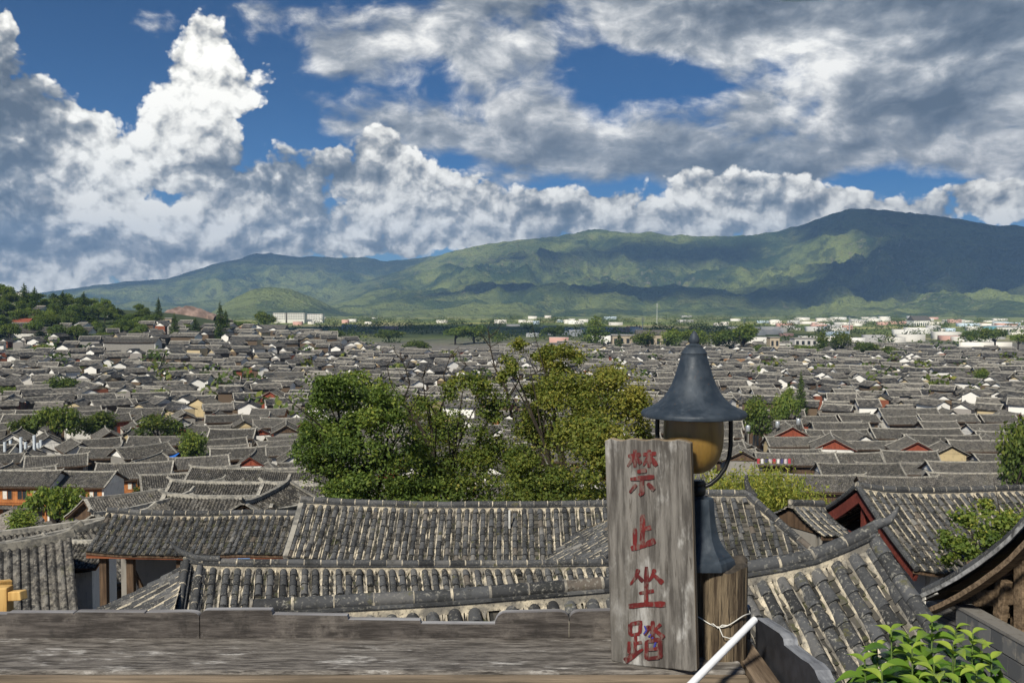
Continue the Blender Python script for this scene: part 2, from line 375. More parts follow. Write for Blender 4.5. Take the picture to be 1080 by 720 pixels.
def m_wall(name, c, dirt=.5):
    def fn(t):
        co = objco(t); n = t.noise(co, .9, 5, .6)[0]; n2 = t.noise(t.v('MULTIPLY', co, (3, 3, .4)), 2.2, 4, .6)[0]
        k = t.m('MULTIPLY_ADD', rnd(t), .3, .8); cc = t.mix(1.0, c, t.comb(k, k, k), 'MULTIPLY')
        cc = t.mix(t.ramp(t.mul(n, n2), .22, .42, True, 0, dirt), cc, tuple(x*.42 for x in c))
        base(t, cc); t.b.inputs['Roughness'].default_value = .9; bump(t, n2, .2, .02)
    return mat(name, fn)
def m_wood(name, dark, light, scale=1.0, axis='x', rough=.8, bumpk=.5):
    def fn(t):
        co = objco(t); st = {'x': (.06, 1, 1), 'y': (1, .06, 1), 'z': (1, 1, .06)}[axis]
        q = t.v('MULTIPLY', co, st)
        wv = t.noise(q, 9*scale, 3, .5)[1]
        q = t.v('ADD', q, t.scale(t.v('SUBTRACT', wv, (.5, .5, .5)), .05/scale))
        n = t.noise(q, 34*scale, 6, .65)[0]; n2 = t.noise(q, 110*scale, 4, .6)[0]; big = t.noise(co, 3*scale, 4, .6)[0]
        c = t.mix(t.ramp(n, .34, .66), dark, light)
        c = t.mix(t.ramp(n2, .60, .72, True, 0, .6), c, tuple(x*.35 for x in dark))
        c = t.mix(t.ramp(big, .45, .7, True, 0, .45), c, tuple(x*.6 for x in dark))
        base(t, c); t.b.inputs['Roughness'].default_value = rough; bump(t, t.add(n, t.mul(n2, .8)), bumpk, .006)
    return mat(name, fn)
TILE = mat('barrel tile', _tile); PAN = mat('pan tile', _pan); MORTAR = mat('lime mortar', _mortar)
ROOF = mat('weathered roof tiles', _roofmid); RIDGE = mat('pale ridge mortar', _ridge)
W_WHITE = m_wall('whitewash', (.74, .72, .67)); W_OCHRE = m_wall('mud plaster', (.50, .40, .23)); W_STONE = m_wall('grey stone', (.27, .255, .23)); W_BRICK = m_wall('grey brick', (.17, .165, .16))
WD_RED = m_wood('red oxide wood', (.16, .035, .018), (.30, .075, .038), .25, 'z'); WD_ORANGE = m_wood('orange timber', (.28, .10, .03), (.50, .21, .07), .25, 'z')
WD_BROWN = m_wood('brown timber', (.055, .034, .02), (.14, .09, .055), .4, 'z'); WD_OLD = m_wood('old grey brown timber', (.045, .035, .027), (.15, .12, .09), .6, 'x')
DARK = m_plain('dark interior', (.018, .016, .014), .9); GLASSD = m_plain('dark window glass', (.03, .035, .04), .15, .2, spec=.6)
# ---------------------------------------------------------------- land
def GZ(x, y):
    """height of the ground (camera eye = 0): terrace, hillside, town on the flat, plain, and the wooded hill"""
    x = np.asarray(x, float); y = np.asarray(y, float)
    z = np.interp(y, [-400, -60, -3, 3.42, 3.50, 10, 20, 30, 60, 110, 150, 175, 1000, 2500, 5000, 20000],
                  [6, 2, -1.72, -1.72, -5.9, -7.0, -9.6, -11.4, -17.5, -29, -36.5, -38, -39, -45, -56, -60])
    z = np.where((x > .97) & (y < 3.5) & (y > -6), np.minimum(z, -5.6-.04*x), z)
    lat = np.abs(x); near = np.clip((60-np.abs(y))/60, 0, 1)
    hill = 70*np.exp(-(((x+500)/150)**2+((y-700)/200)**2)**.9)+24*np.exp(-((x+300)/80)**2-((y-840)/170)**2)
    hill = hill+15*np.exp(-((x+185)/90)**2-((y-650)/150)**2)
    bump_ = (vnoise(x/60, y/60, 5)-.5)*2.0*np.clip((y-200)/300, 0, 1)*np.clip((1600-y)/600, 0, 1)
    return z+hill+bump_
def gz(x, y): return float(GZ(x, y))
def _ground(t):
    co = t.node('ShaderNodeNewGeometry').outputs['Position']; s = t.sep(co)
    n = t.noise(co, .35, 5, .6)[0]
    town = t.mix(t.ramp(n, .35, .65), (.10, .092, .08), (.20, .185, .16))
    q = t.v('MULTIPLY', co, (1/150, 1/260, 0)); cell = t.voro(q, 1.0, feature='F1')[1]; cs = t.sep(cell)
    fld = t.colramp(cs[0], [(0, (.07, .11, .03)), (.3, (.17, .21, .055)), (.55, (.32, .32, .10)), (.8, (.12, .16, .04)), (1, (.40, .36, .17))])
    far = t.ramp(s[1], 900, 1300)
    fine = t.noise(t.v('MULTIPLY', co, (1/60, 1/110, 0)), 1.0, 6, .6)[0]
    fld = t.mix(t.ramp(fine, .5, .68), fld, (.035, .055, .02))
    hillm = t.ramp(s[2], -33, -26)
    hillm = t.mul(hillm, t.ramp(s[1], 250, 350))
    c = t.mix(far, town, fld); c = t.mix(hillm, c, (.045, .062, .022))
    base(t, c); t.b.inputs['Roughness'].default_value = .95
GROUND = mat('ground', _ground)
rr = np.concatenate([[.01], np.geomspace(1.2, 200, 90), np.geomspace(206, 14900, 165)]); aa = np.linspace(0, 2*pi, 361)[:-1]
# finer azimuth steps ahead
aa = np.unique(np.round(np.concatenate([np.linspace(-pi, pi, 145)[:-1], np.linspace(-.75, .75, 230)]), 5))
R_, A_ = np.meshgrid(rr, aa, indexing='ij'); X_ = R_*np.sin(A_); Y_ = R_*np.cos(A_); Z_ = GZ(X_, Y_)
nA = len(aa); V = np.stack([X_, Y_, Z_], -1).reshape(-1, 3)
i, j = np.meshgrid(np.arange(len(rr)-1), np.arange(nA), indexing='ij'); jj = (j+1) % nA
Q = np.stack([i*nA+j, i*nA+jj, (i+1)*nA+jj, (i+1)*nA+j], -1).reshape(-1, 4)[:, ::-1]
ground = np_mesh('ground', V, Q, GROUND, smooth=True); tag(ground, 'paved town ground that runs out into the green plain', 'ground', kind='structure')
# mountains -------------------------------------------------------
def crest(px, pts): 
    p = np.array(pts, float); return np.interp(px, p[:, 0], p[:, 1])
RIDGES = [  # distance of the crest, front width, back width, [(px, py)...]
    (9600, 4300, 3000, [(-800, 332), (230, 332), (300, 325), (345, 314), (372, 302), (400, 292), (425, 284), (455, 273), (480, 264), (510, 257), (545, 251), (585, 247), (620, 242), (650, 244), (680, 246), (720, 247), (760, 249), (800, 247), (830, 243), (850, 236), (872, 227), (898, 221), (920, 223), (945, 226), (1000, 230), (1040, 234), (1080, 239), (1200, 244), (1400, 258), (1800, 280), (2600, 310)]),
    (12400, 4600, 1900, [(-1500, 310), (-600, 314), (-200, 318), (40, 309), (100, 301), (140, 296), (175, 294), (205, 286), (235, 276), (262, 269), (285, 267), (305, 270), (330, 271), (360, 270), (385, 271), (410, 276), (440, 272), (470, 268), (520, 276), (700, 290), (1100, 300)]),
    (5900, 900, 900, [(-3000, 345), (205, 338), (225, 328), (248, 314), (268, 305), (286, 302), (305, 304), (328, 312), (350, 323), (372, 331), (395, 338), (3000, 345)]),
    (7700, 2000, 1900, [(-3000, 340), (330, 336), (362, 322), (390, 307), (415, 303), (440, 308), (470, 306), (510, 312), (560, 316), (620, 320), (680, 326), (760, 334), (3000, 345)]),
    (7300, 1700, 2300, [(-3000, 345), (470, 336), (505, 326), (540, 321), (580, 312), (620, 308), (660, 311), (700, 309), (760, 306), (800, 300), (850, 299), (890, 303), (930, 310), (970, 320), (1010, 330), (1060, 337), (3000, 345)])]
az_ = np.concatenate([np.linspace(-1.25, -.56, 70), np.linspace(-.555, .555, 560), np.linspace(.56, 1.25, 70)]); rad = np.concatenate([np.linspace(4700, 10800, 230), np.linspace(10860, 14600, 70)])
R_, A_ = np.meshgrid(rad, az_, indexing='ij'); X_ = R_*np.sin(A_); Y_ = R_*np.cos(A_)
PXm = 540+1000*np.tan(np.clip(A_, -1.2, 1.2))
Hm = np.full_like(R_, -70.0)
wob = (fbm(X_/1500, Y_/1500, 4, 31)-.5)
rg = fbm(X_/1150+3.0*wob, Y_/1150, 6, 11, .52, True); rg2 = fbm(X_/420+1.5*wob, Y_/420, 5, 77, .5, True)
for (rc, wf, wb, pts) in RIDGES:
    cz = (323-crest(PXm, pts))/1000.0*np.cos(A_)*rc
    d = (R_-rc)+wob*700*np.clip(wf/3000, .2, 1)
    t = np.where(d < 0, -d/wf, d/wb); t = np.clip(t, 0, 1)
    prof = (1-t)**1.15*(1-.25*np.sin(t*pi))
    mid = np.clip(t*3.4, 0, 1)*np.clip((1-t)*2.2, 0, 1)
    h = -66+(cz+66)*prof
    h = h+np.maximum(cz+66, 0)*mid*((rg-.66)*.62+(rg2-.66)*.22)
    h = h+np.maximum(cz+66, 0)*(rg2-.66)*.07
    Hm = np.maximum(Hm, h)
V = np.stack([X_, Y_, Hm], -1).reshape(-1, 3); nA = len(az_)
i, j = np.meshgrid(np.arange(len(rad)-1), np.arange(nA-1), indexing='ij')
Q = np.stack([i*nA+j, i*nA+j+1, (i+1)*nA+j+1, (i+1)*nA+j], -1).reshape(-1, 4)[:, ::-1]
def _mount(t):
    g = t.node('ShaderNodeNewGeometry'); co = g.outputs['Position']; s = t.sep(co); q = t.v('MULTIPLY', co, (.001, .001, .001))
    n = t.noise(q, 1.5, 7, .62)[0]; n2 = t.noise(q, 7, 6, .65)[0]; n3 = t.noise(q, .7, 3)[0]; n4 = t.noise(q, 26, 4, .7)[0]
    c = t.mix(t.ramp(n, .40, .60), (.26, .30, .088), (.048, .082, .030))
    c = t.mix(t.ramp(n2, .50, .64, True, 0, .7), c, (.030, .052, .022))
    c = t.mix(t.ramp(n2, .46, .34, True, 0, .55), c, (.30, .30, .10))
    n5 = t.noise(q, 75, 4, .7)[0]; c = t.mix(t.ramp(n5, .50, .60, True, 0, .38), c, (.030, .052, .020)); c = t.mix(t.mul(t.ramp(n4, .56, .66), t.ramp(n3, .48, .60)), c, (.27, .235, .165))
    low = t.ramp(s[2], 260, -20); c = t.mix(t.mul(low, t.ramp(n, .36, .58, True, .8, .15)), c, (.22, .25, .075))
    base(t, c); t.b.inputs['Roughness'].default_value = 1; t.b.inputs['Specular IOR Level'].default_value = 0
    bump(t, t.add(n4, t.mul(n2, 1.5)), .9, 70)
mountains = np_mesh('mountains', V, Q, mat('mountain slopes', _mount), smooth=True); tag(mountains, 'green and blue mountain range beyond the plain', 'mountains', kind='structure')
# air ---------------------------------------------------------------
hb = MB(); hb.box((0, 7000, 590), (36000, 16400, 1370)); 
hm = bpy.data.materials.new('thin air'); hm.use_nodes = True; ht = NT(hm.node_tree); ht.n.clear()
pv = ht.node('ShaderNodeVolumePrincipled'); ho = ht.node('ShaderNodeOutputMaterial'); ht.l.new(pv.outputs[0], ho.inputs['Volume'])
pv.inputs['Color'].default_value = (.34, .58, .95, 1); pv.inputs['Density'].default_value = HAZE; pv.inputs['Anisotropy'].default_value = .0
if HAZE > 0:
    haze = hb.build('haze', hm); tag(haze, 'thin blue air between the town and the mountains', 'haze', kind='stuff')
# unseen clouds added overhead, outside the air, whose shade falls on the range and the plain ------------------
def shade_cloud(mb, tx, ty, tz, rx, ry, alt, seed):
    k = (alt-tz)/sun_dir.z; c = Vector((tx, ty, tz))+sun_dir*k
    nu, nv = 40, 20; rnd_ = random.Random(seed)
    ph = [rnd_.uniform(0, 9) for _ in range(8)]
    rows = []
    for a in range(nv+1):
        th = pi*a/nv; row = []
        for b in range(nu):
            f = 2*pi*b/nu; d = Vector((sin(th)*cos(f), sin(th)*sin(f), cos(th)))
            r = 1+.22*sin(3*d.x+ph[0]+2*d.y)+.16*sin(5*d.y+ph[1]-3*d.x)+.10*sin(9*d.x+ph[2])*sin(8*d.y+ph[3])+.06*sin(15*d.y+ph[4]+11*d.x)
            row.append(c+Vector((d.x*rx*r, d.y*ry*r, (d.z*190*r if d.z > 0 else d.z*60))))
        rows.append(row)
    mb.grid(rows, 0, .5, True)
cm = MB()
for k, (px, py, r, rx, ry) in enumerate(SHADES):
    d = ray(px, py); p = d*(r/sqrt(d.x*d.x+d.y*d.y)); shade_cloud(cm, p.x, p.y, p.z, rx, ry, 2450 if r < 10000 else 6500, k)
clouds = cm.build('clouds', m_plain('shade cloud white', (.8, .8, .8), 1, .02, spec=0), smooth=True); tag(clouds, 'unseen clouds added to shade the range and the plain', 'clouds', kind='stuff')
# ---------------------------------------------------------------- tiled roofs close by: every barrel tile modelled
def pl(pts, x):      # polyline lookup
    return float(np.interp(x, [p[0] for p in pts], [p[1] for p in pts]))
class Slope:
    """one tiled slope. E0 -> E1: eave line (left to right seen from outside); top: [(s, length)] how far the slope reaches up from the eave at
    distance s; pitch; sag: hollow of the slope; lift: [(s, dz)] upward sweep of eave and ridge towards the corners."""
    def __init__(s, E0, E1, top, pitch, sag=.06, lift=None):
        s.E0 = Vector(E0); s.E1 = Vector(E1); s.L = (s.E1-s.E0).length; s.e = (s.E1-s.E0).normalized(); s.top = top
        hz = Vector((0, 0, 1)).cross(s.e); hz = Vector((hz.x, hz.y, 0)).normalized()
        s.U = (hz*cos(pitch)+Vector((0, 0, sin(pitch)))); s.N = s.e.cross(s.U).normalized()
        if s.N.z < 0: s.N = -s.N
        s.Hm = max(t for _, t in top); s.sag = sag; s.lift = lift
    def at(s, x, h, n=0.0):
        k = h/s.Hm; p = s.E0+s.e*x+s.U*h+s.N*(n-s.sag*4*k*(1-k)*.7)
        if s.lift: p.z += pl(s.lift, x)
        return p
    def H(s, x): return pl(s.top, x)
def tile_rows(S, T, M, Pn, spacing, r, tl, rng, mort=1.0, skew=0.0, detail=6, hmin=0.0, mort_top=True, skip=None):
    n = max(1, round(S.L/spacing)); sp = S.L/n
    for i in range(n+1):
        # pan between row i-1/2 and i+1/2: overlapping shallow tiles
        x0 = (i-.5)*sp; x1 = (i+.5)*sp; x0 = max(x0, 0); x1 = min(x1, S.L)
        if x1-x0 < .02: continue
        h = hmin; k = 0
        while True:
            ha = min(S.H(x0), h+tl*.62); hb = min(S.H(x1), h+tl*.62)
            if h >= max(ha, hb)-1e-3: break
            a = min(h, S.H(x0)); b = min(h, S.H(x1)); t = rng.random()
            Pn.face((S.at(x0, a, .020), S.at(x1, b, .020), S.at(x1, hb, .002), S.at(x0, ha, .002)), 0, t)
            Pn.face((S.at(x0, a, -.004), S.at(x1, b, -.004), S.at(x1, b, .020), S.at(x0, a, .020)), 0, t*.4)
            h += tl*.62
    for i in range(n):
        x = (i+.5)*sp+rng.uniform(-.020, .020)*spacing/.2; mph = rng.uniform(0, 9); top = S.H(x)
        if top-hmin < tl*.5: continue
        m = max(1, int((top-hmin)/tl)); step = (top-hmin)/m; wob = rng.uniform(-.01, .01)
        shade = rng.gauss(0, .10)
        for j in range(m):
            ha = hmin+j*step-.01; hb = ha+step*1.06
            if hb > top: hb = top
            jx = 1.6*wob*sin(j*.5+i)+rng.gauss(0, .008)*spacing/.2; jn = abs(rng.gauss(0, .007)); slip = rng.gauss(0, .012)
            if rng.random() < .012: continue
            ha += slip; hb += slip*.5
            t = min(max(rng.gauss(.44, .20)+shade, 0), 1)
            ra = r*(1.0+rng.uniform(-.06, .06)); rb = r*.84
            pa = []; pb = []
            for q in range(detail+1):
                f = pi*q/detail
                pa.append(S.at(x+jx-ra*cos(f), ha, ra*sin(f)*.95+.018+jn)); pb.append(S.at(x+jx*.5-rb*cos(f), hb, rb*sin(f)*.95+.006+jn))
            b = len(T.v); T.grid([pa, pb], 0, t)
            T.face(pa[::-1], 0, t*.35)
        if mort > 0:
            for sd in (-1, 1):      # ragged lime along both flanks of the row
                rows = []; hh = hmin; wv = rng.uniform(.3, 1)
                while hh <= top+1e-4:
                    wv = min(max(wv+rng.uniform(-.6, .6), .0), 1.0)
                    pat = .5+.5*sin(hh*2.1+mph+i*.9)*sin(hh*.9+i*.37+mph*.5); w_ = (r*.05+r*.56*wv*mort*(.25+.9*pat)); 
                    rows.append((S.at(x+sd*r*.86, hh, r*.62), S.at(x+sd*(r*.9+w_*.62), hh, r*(.28+.25*wv)), S.at(x+sd*(r*.95+w_), hh, .002)))
                    hh += tl*.22
                if len(rows) > 1: M.grid(rows if sd > 0 else [q[::-1] for q in rows], 0, rng.random())
            if mort_top:        # the lime fillet under the ridge, scalloped between rows
                ht = min(.16, top*.2)
                for (xa, xb) in ((x-sp/2, x+sp/2),):
                    pts = [S.at(xa+(xb-xa)*q/6, S.H(min(max(xa+(xb-xa)*q/6, 0), S.L))-ht*(abs(q-3)/3)**1.4-.02, r*.55) for q in range(7)]
                    up = [S.at(xa+(xb-xa)*q/6, S.H(min(max(xa+(xb-xa)*q/6, 0), S.L))+.03, r*.95) for q in range(7)]
                    dn = [S.at(xa+(xb-xa)*q/6, S.H(min(max(xa+(xb-xa)*q/6, 0), S.L))-ht*(abs(q-3)/3)**1.4-.05, .0) for q in range(7)]
                    M.grid([dn, pts, up], 0, .5)
def ridge_run(mb, pts, r, seg, rng, base_h=.10, base_w=.16, joints=None, tip=None):
    """a run of ridge tiles along a polyline: a low mortared course with round tiles on top and pale joints between them"""
    P_ = [Vector(p) for p in pts]; d = [0]
    for a, b in zip(P_, P_[1:]): d.append(d[-1]+(b-a).length)
    def at(x): return Vector([float(np.interp(x, d, [p[k] for p in P_])) for k in range(3)])
    n = max(1, round(d[-1]/seg))
    Z = Vector((0, 0, 1))
    for i in range(n):
        a = at(d[-1]*i/n); b = at(d[-1]*(i+1)/n); t = min(max(rng.gauss(.38, .18), 0), .88)
        mb.bar(a-Z*base_h*.55, b-Z*base_h*.55, base_w, base_h*.9, 1, rng.random())
        mb.bar(a-Z*base_h*.02, b-Z*base_h*.02, base_w*1.25, base_h*.2, 0, t*.8)
        off = Vector((rng.uniform(-.006, .006), rng.uniform(-.006, .006), rng.uniform(-.004, .006)))
        mb.tube([a+Z*r*.55+off, b+Z*r*.55+off], [r*.96, r*1.03], 10, 0, t)
        if joints is not None:
            dd = (b-a).normalized(); mb.tube([a+Z*r*.55-dd*.012, a+Z*r*.55+dd*.012], r*1.06, 10, 1, .5)
def near_roof(root, slopes, ridges, spacing, r, tl, seed, ridge_r=None, seg=.33, mort=1.0, detail=6, eave=True, joints=True):
    rng = random.Random(seed); T, M, Pn = MB(), MB(), MB()
    for S in slopes:
        tile_rows(S, T, M, Pn, spacing, r, tl, rng, mort, detail=detail)
    roof = Pn.build('roof', PAN, root); T.build('barrel_tiles', TILE, roof, smooth=True, angle=50)
    if M.f: M.build('mortar_fillets', MORTAR, roof)
    rb = MB(); jb = MB()
    for pts in ridges: ridge_run(rb, pts, ridge_r or r*1.15, seg, rng, joints=jb if joints else None)
    if rb.f: rb.build('ridge', [TILE, MORTAR], roof, smooth=True, angle=40)
    if eave:
        for S in slopes:
            eb = MB(); k = 14
            for q in range(k):
                a = S.at(S.L*q/k, .02, -.05); b = S.at(S.L*(q+1)/k, .02, -.05); eb.bar(a, b, .03, .09, 0, .5)
            if S.L > 1.2:
                for q in range(int(S.L/.45)):      # rafters below
                    x = (q+.5)*.45; h2 = min(S.H(x), 1.4)
                    if h2 > .2: eb.bar(S.at(x, .03, -.085), S.at(x, h2, -.085), .07, .07, 0, .5)
            eb.build('eave_board', WD_BROWN, roof)
    return roof
def ground_at(x, y): return gz(x, y)-.05
def walls_below(root, corners, ztop, mat_, zfun=ground_at, name='wall', t=.22):
    """a wall ring under a roof, standing on the slope of the ground"""
    w = MB(); n = len(corners)
    for i in range(n):
        a = Vector((*corners[i], 0)); b = Vector((*corners[(i+1) % n], 0)); d = (b-a).normalized(); nrm = Vector((d.y, -d.x, 0))*t/2
        z0 = min(zfun(a.x, a.y), zfun(b.x, b.y))-.3
        m = (a+b)/2; L = (b-a).length-t
        w.box((m.x, m.y, (z0+ztop)/2), (L, t, ztop-z0), 0, .5, Matrix.Rotation(atan2(d.y, d.x), 3, 'Z'))
        w.box((a.x, a.y, (z0+ztop)/2-.002), (t, t, ztop-z0-.004), 0, .5)
    return w.build(name, mat_, root)
# ---- the nearest roof, below the bench: long ridge running away to the right and sweeping up at its end
rA = [PZ(285, 643, -2.60), P(470, 629, 8.40), P(645, 617, 8.60), P(720, 610, 8.69), P(790, 603, 8.78), P(850, 592, 8.86), P(905, 571, 8.93), P(922, 562, 8.96), P(947, 541, 8.99)]
d_ = Vector((rA[4].x-rA[0].x, rA[4].y-rA[0].y, 0)); rl = d_.length; dA = d_.normalized(); nA_ = Vector((dA.y, -dA.x, 0))
pitchA = radians(27); slA = 2.9
# ridge line parameter along dA; the sweep is given as a lift of the whole slope
o0 = Vector((rA[0].x, rA[0].y, -2.66)); x_end = (Vector((rA[7].x, rA[7].y, 0))-Vector((o0.x, o0.y, 0))).dot(dA)
start = -.15
eA0 = o0+dA*start+nA_*slA*cos(pitchA)-Vector((0, 0, slA*sin(pitchA))); eA1 = o0+dA*x_end+nA_*slA*cos(pitchA)-Vector((0, 0, slA*sin(pitchA)))
LA = x_end-start
liftA = [(0, 0)]+[(max((Vector((p.x, p.y, 0))-Vector((o0.x, o0.y, 0))).dot(dA)-start, .01), p.z+2.60) for p in rA[1:8]]
SA = Slope(eA0, eA1, [(0, slA), (LA, slA)], pitchA, .10, liftA)
eB1 = o0+dA*start-nA_*slA*cos(pitchA)-Vector((0, 0, slA*sin(pitchA))); eB0 = o0+dA*x_end-nA_*slA*cos(pitchA)-Vector((0, 0, slA*sin(pitchA)))
SB = Slope(eB0, eB1, [(0, slA), (LA, slA)], pitchA, .10, [(LA-a, b) for a, b in liftA][::-1])
hA = empty('tiled_house', (0, 0, 0), 0, 'nearest grey tiled roof just past the bench, its ridge sweeping up into a curled end', 'house')
near_roof(hA, [SA, SB], [[SA.at(x, slA, .08) for x in np.linspace(0, LA, 26)]], .182, .062, .225, 3, .064, .34, 1.0, 7)
hk = MB()       # curled ridge end and the cream underside of the sweep
tipb = SA.at(LA, slA, .10)
hk.tube([P(893, 577, 8.92)+Vector((0, 0, .06)), P(910, 568, 8.94)+Vector((0, 0, .06)), P(925, 558, 8.96)+Vector((0, 0, .05)), P(937, 549, 8.98), P(944, 541, 8.99), P(947, 534, 9.0)], [.045, .05, .048, .038, .026, .014], 10, 0, .6)
hk.build('curled_ridge_end', TILE, hA, smooth=True)
vb = MB()       # verge: a row of big round tiles down the gable edge, lime beneath
for q in range(11):
    a = SA.at(LA-.03, slA*(1-q/11)-.01, .06); b = SA.at(LA-.03, slA*(1-(q+1)/11)-.03, .07); vb.tube([a, b], [.070, .078], 9, 0, random.Random(q).uniform(.25, .6))
    vb.bar(SA.at(LA+.02, slA*(1-q/11), -.05), SA.at(LA+.02, slA*(1-(q+1)/11), -.05), .05, .12, 1, .5)
vb.build('verge', [TILE, MORTAR], hA, smooth=True, angle=40)
cA = [(SA.at(.3, .5)-Vector((0, 0, 0))).xy, SA.at(LA-.5, .5).xy, SB.at(.5, .5).xy, SB.at(LA-.3, .5).xy]
walls_below(hA, [tuple(c) for c in cA], SA.at(2, .5).z-.10, W_BRICK)
# ---- second roof behind it: its ridge turned a little, a mossy slope falling away on its left
p1 = radians(28); s1 = 3.1; A1_ = P(196, 597.5, 17.0); yw = radians(11); dv = Vector((cos(yw), sin(yw), 0)); nv = Vector((dv.y, -dv.x, 0)); L1 = 9.6
E0_ = A1_+nv*s1*cos(p1)-Vector((0, 0, s1*sin(p1))); rl_ = []
for px, py in ((196, 593.5), (204, 595.5), (225, 597), (300, 598), (400, 598.5), (520, 598.5), (640, 597), (740, 596)):
    d = ray(px, py); q = A1_; k = (q.x*nv.x+q.y*nv.y)/(d.x*nv.x+d.y*nv.y); w_ = d*k; rl_.append(((w_-A1_).dot(dv), w_.z-A1_.z))
S1 = Slope(E0_, E0_+dv*L1, [(0, s1), (L1, s1)], p1, .08, rl_)
B0 = E0_-nv*2*s1*cos(p1)
S1b = Slope(B0+dv*L1, B0, [(0, s1), (L1, s1)], p1, .08, [(L1-a_, b_) for a_, b_ in rl_][::-1])
N1 = S1.at(0, 0); F1 = A1_-dv*2.15-Vector((0, 0, .92)); hp = math.atan2(.92, 2.15); hs = sqrt(.92**2+2.15**2)
S1h = Slope(F1-nv*.15, F1+nv*s1*cos(p1)*1.02, [(0, hs), (s1*cos(p1)*1.02+.15, hs)], hp, .12, [(0, 0), (s1*cos(p1)+.15, -s1*sin(p1)*.55)])
h1 = empty('tiled_house', (0, 0, 0), 0, 'low tiled roof with cream mortar rows and a mossy left slope, second from the bench', 'house')
near_roof(h1, [S1, S1b, S1h], [[S1.at(x, s1, .07) for x in np.linspace(0, L1, 30)], [S1.at(.02, s1*(1-q/8), .06) for q in range(9)], [S1.at(.26, s1*(1-q/8)-.05, .03) for q in range(9)]], .2, .068, .225, 9, .062, .3, 1.35, 6)
tp = S1.at(0, s1, .1); hk = MB(); hk.tube([tp+dv*.6+Vector((0, 0, -.03)), tp+dv*.2, tp-dv*.1+Vector((0, 0, .14)), tp-dv*.26+Vector((0, 0, .32))], [.06, .06, .05, .025], 9, 0, .5); hk.build('curled_ridge_end', TILE, h1, smooth=True)
c1 = [S1.at(.1, .5).xy, S1.at(L1-.3, .5).xy, S1b.at(.3, .5).xy, S1b.at(L1-.1, .5).xy]
walls_below(h1, [tuple(c) for c in c1], S1.at(3, .5).z-.1, W_WHITE); c2 = [S1h.at(.2, .3), S1h.at(S1h.L-.2, .3)]; walls_below(h1, [tuple(c2[1].xy), tuple(S1.at(.1, .5).xy), tuple(S1b.at(L1-.1, .5).xy), tuple(c2[0].xy)], c2[1].z-.3, W_STONE)
def simple_house_roof(label, cat, eL, eR, Yl, Yr, dep, pitch, spacing, r, tl, seed, wall, over=.45, mort=.8, ridge_lift=None, ridge_r=None, back=True, sag=.07, topl=None, detail=5, seg=.34):
    """gable roof given by its front eave (two pixels with their depth), length of slope and pitch"""
    A = P(*eL, Yl); B = P(*eR, Yr); 
    S = Slope(A, B, topl or [(0, dep), ((B-A).length, dep)], pitch, sag, ridge_lift)
    root = empty('tiled_house', (0, 0, 0), 0, label, cat)
    sl_ = [S]; hz = Vector((S.U.x, S.U.y, 0))
    if back:
        A2 = B+hz*2*dep; B2 = A+hz*2*dep
        sl_.append(Slope(A2, B2, [(0, dep), ((B-A).length, dep)], pitch, sag, [(S.L-a, b) for a, b in ridge_lift][::-1] if ridge_lift else None))
    roof = near_roof(root, sl_, [[S.at(x, S.H(x), .06) for x in np.linspace(0, S.L, 24)]], spacing, r, tl, seed, ridge_r, seg, mort, detail)
    e = S.e; hz = hz.normalized(); run_ = dep*cos(pitch)
    c = [A+e*over+hz*over, B-e*over+hz*over, B-e*over+hz*(2*run_-over), A+e*over+hz*(2*run_-over)]
    zt = min(A.z, B.z)+.08
    if wall is not None: walls_below(root, [tuple(p.xy) for p in c], zt, wall)
    return root, S, c, roof
def verge_strip(S, x, parent, m=None, w=.10):
    b = MB()
    for q in range(8): b.bar(S.at(x, S.Hm*q/8, .04), S.at(x, S.Hm*(q+1)/8, .04), w, .10, 0, .5)
    return b.build('verge', m or RIDGE, parent)
# ---- third roof: the wide one under the big trees
rt4, S4, c4, rf4 = simple_house_roof('wide tiled roof with cream streaked rows directly below the big trees', 'house', (300, 593), (705, 593), 21.5, 21.5, 1.95, radians(28), .2, .068, .22, 21, W_WHITE, ridge_lift=[(0, .10), (1.2, .03), (3, -.03), (6, -.02), (8.2, .02)], mort=1.1, sag=.05)
verge_strip(S4, .03, rf4, RIDGE, .12)
pp = MB(); pp.tube([S4.at(5.15, 1.2, .03), S4.at(5.15, 1.2, .03)+Vector((0, 0, .44))], .028, 8); pv_ = pp.build('vent_pipe', m_plain('white pipe', (.55, .54, .50), .5, .3), rt4)
# ---- fourth roof: open fronted shed on the left
rt7, S7, c7, rf7 = simple_house_roof('open sided shed with a long tiled roof and red brown eave beam', 'shed', (90, 586), (303, 586), 27.0, 27.0, 1.75, radians(27), .205, .070, .22, 33, None, mort=.25, ridge_lift=[(0, .12), (1, .03), (3, 0), (4.4, .05), (5.7, .02)], sag=.05)
fb = MB(); a, b = S7.at(0, .02, -.14), S7.at(S7.L, .02, -.14); fb.bar(a, b, .06, .16, 0, .5); fb.build('eave_beam', m_wood('red brown beam', (.12, .035, .015), (.26, .09, .04), .4, 'x'), rt7)
for k, f in enumerate((.065, .20, .45, .70, .97)):
    p = S7.at(S7.L*f, .35, -.1); z0 = ground_at(p.x, p.y); pb = MB(); pb.box((p.x, p.y, (p.z+z0)/2), (.20, .20, p.z-z0), 0, .5); pb.build('post', WD_BROWN, rt7)
walls_below(rt7, [tuple(p.xy) for p in (c7[0]+Vector((0, 1.3, 0)), c7[1]+Vector((0, 1.3, 0)), c7[2], c7[3])], S7.E0.z+.3, W_STONE)
br = MB(); p = S7.at(.95, .4, -.3); br.bar(p, p+Vector((.6, 0, -1.3)), .1, .1, 0, .5, (0, 1, 0)); br.build('brace', WD_BROWN, rt7)
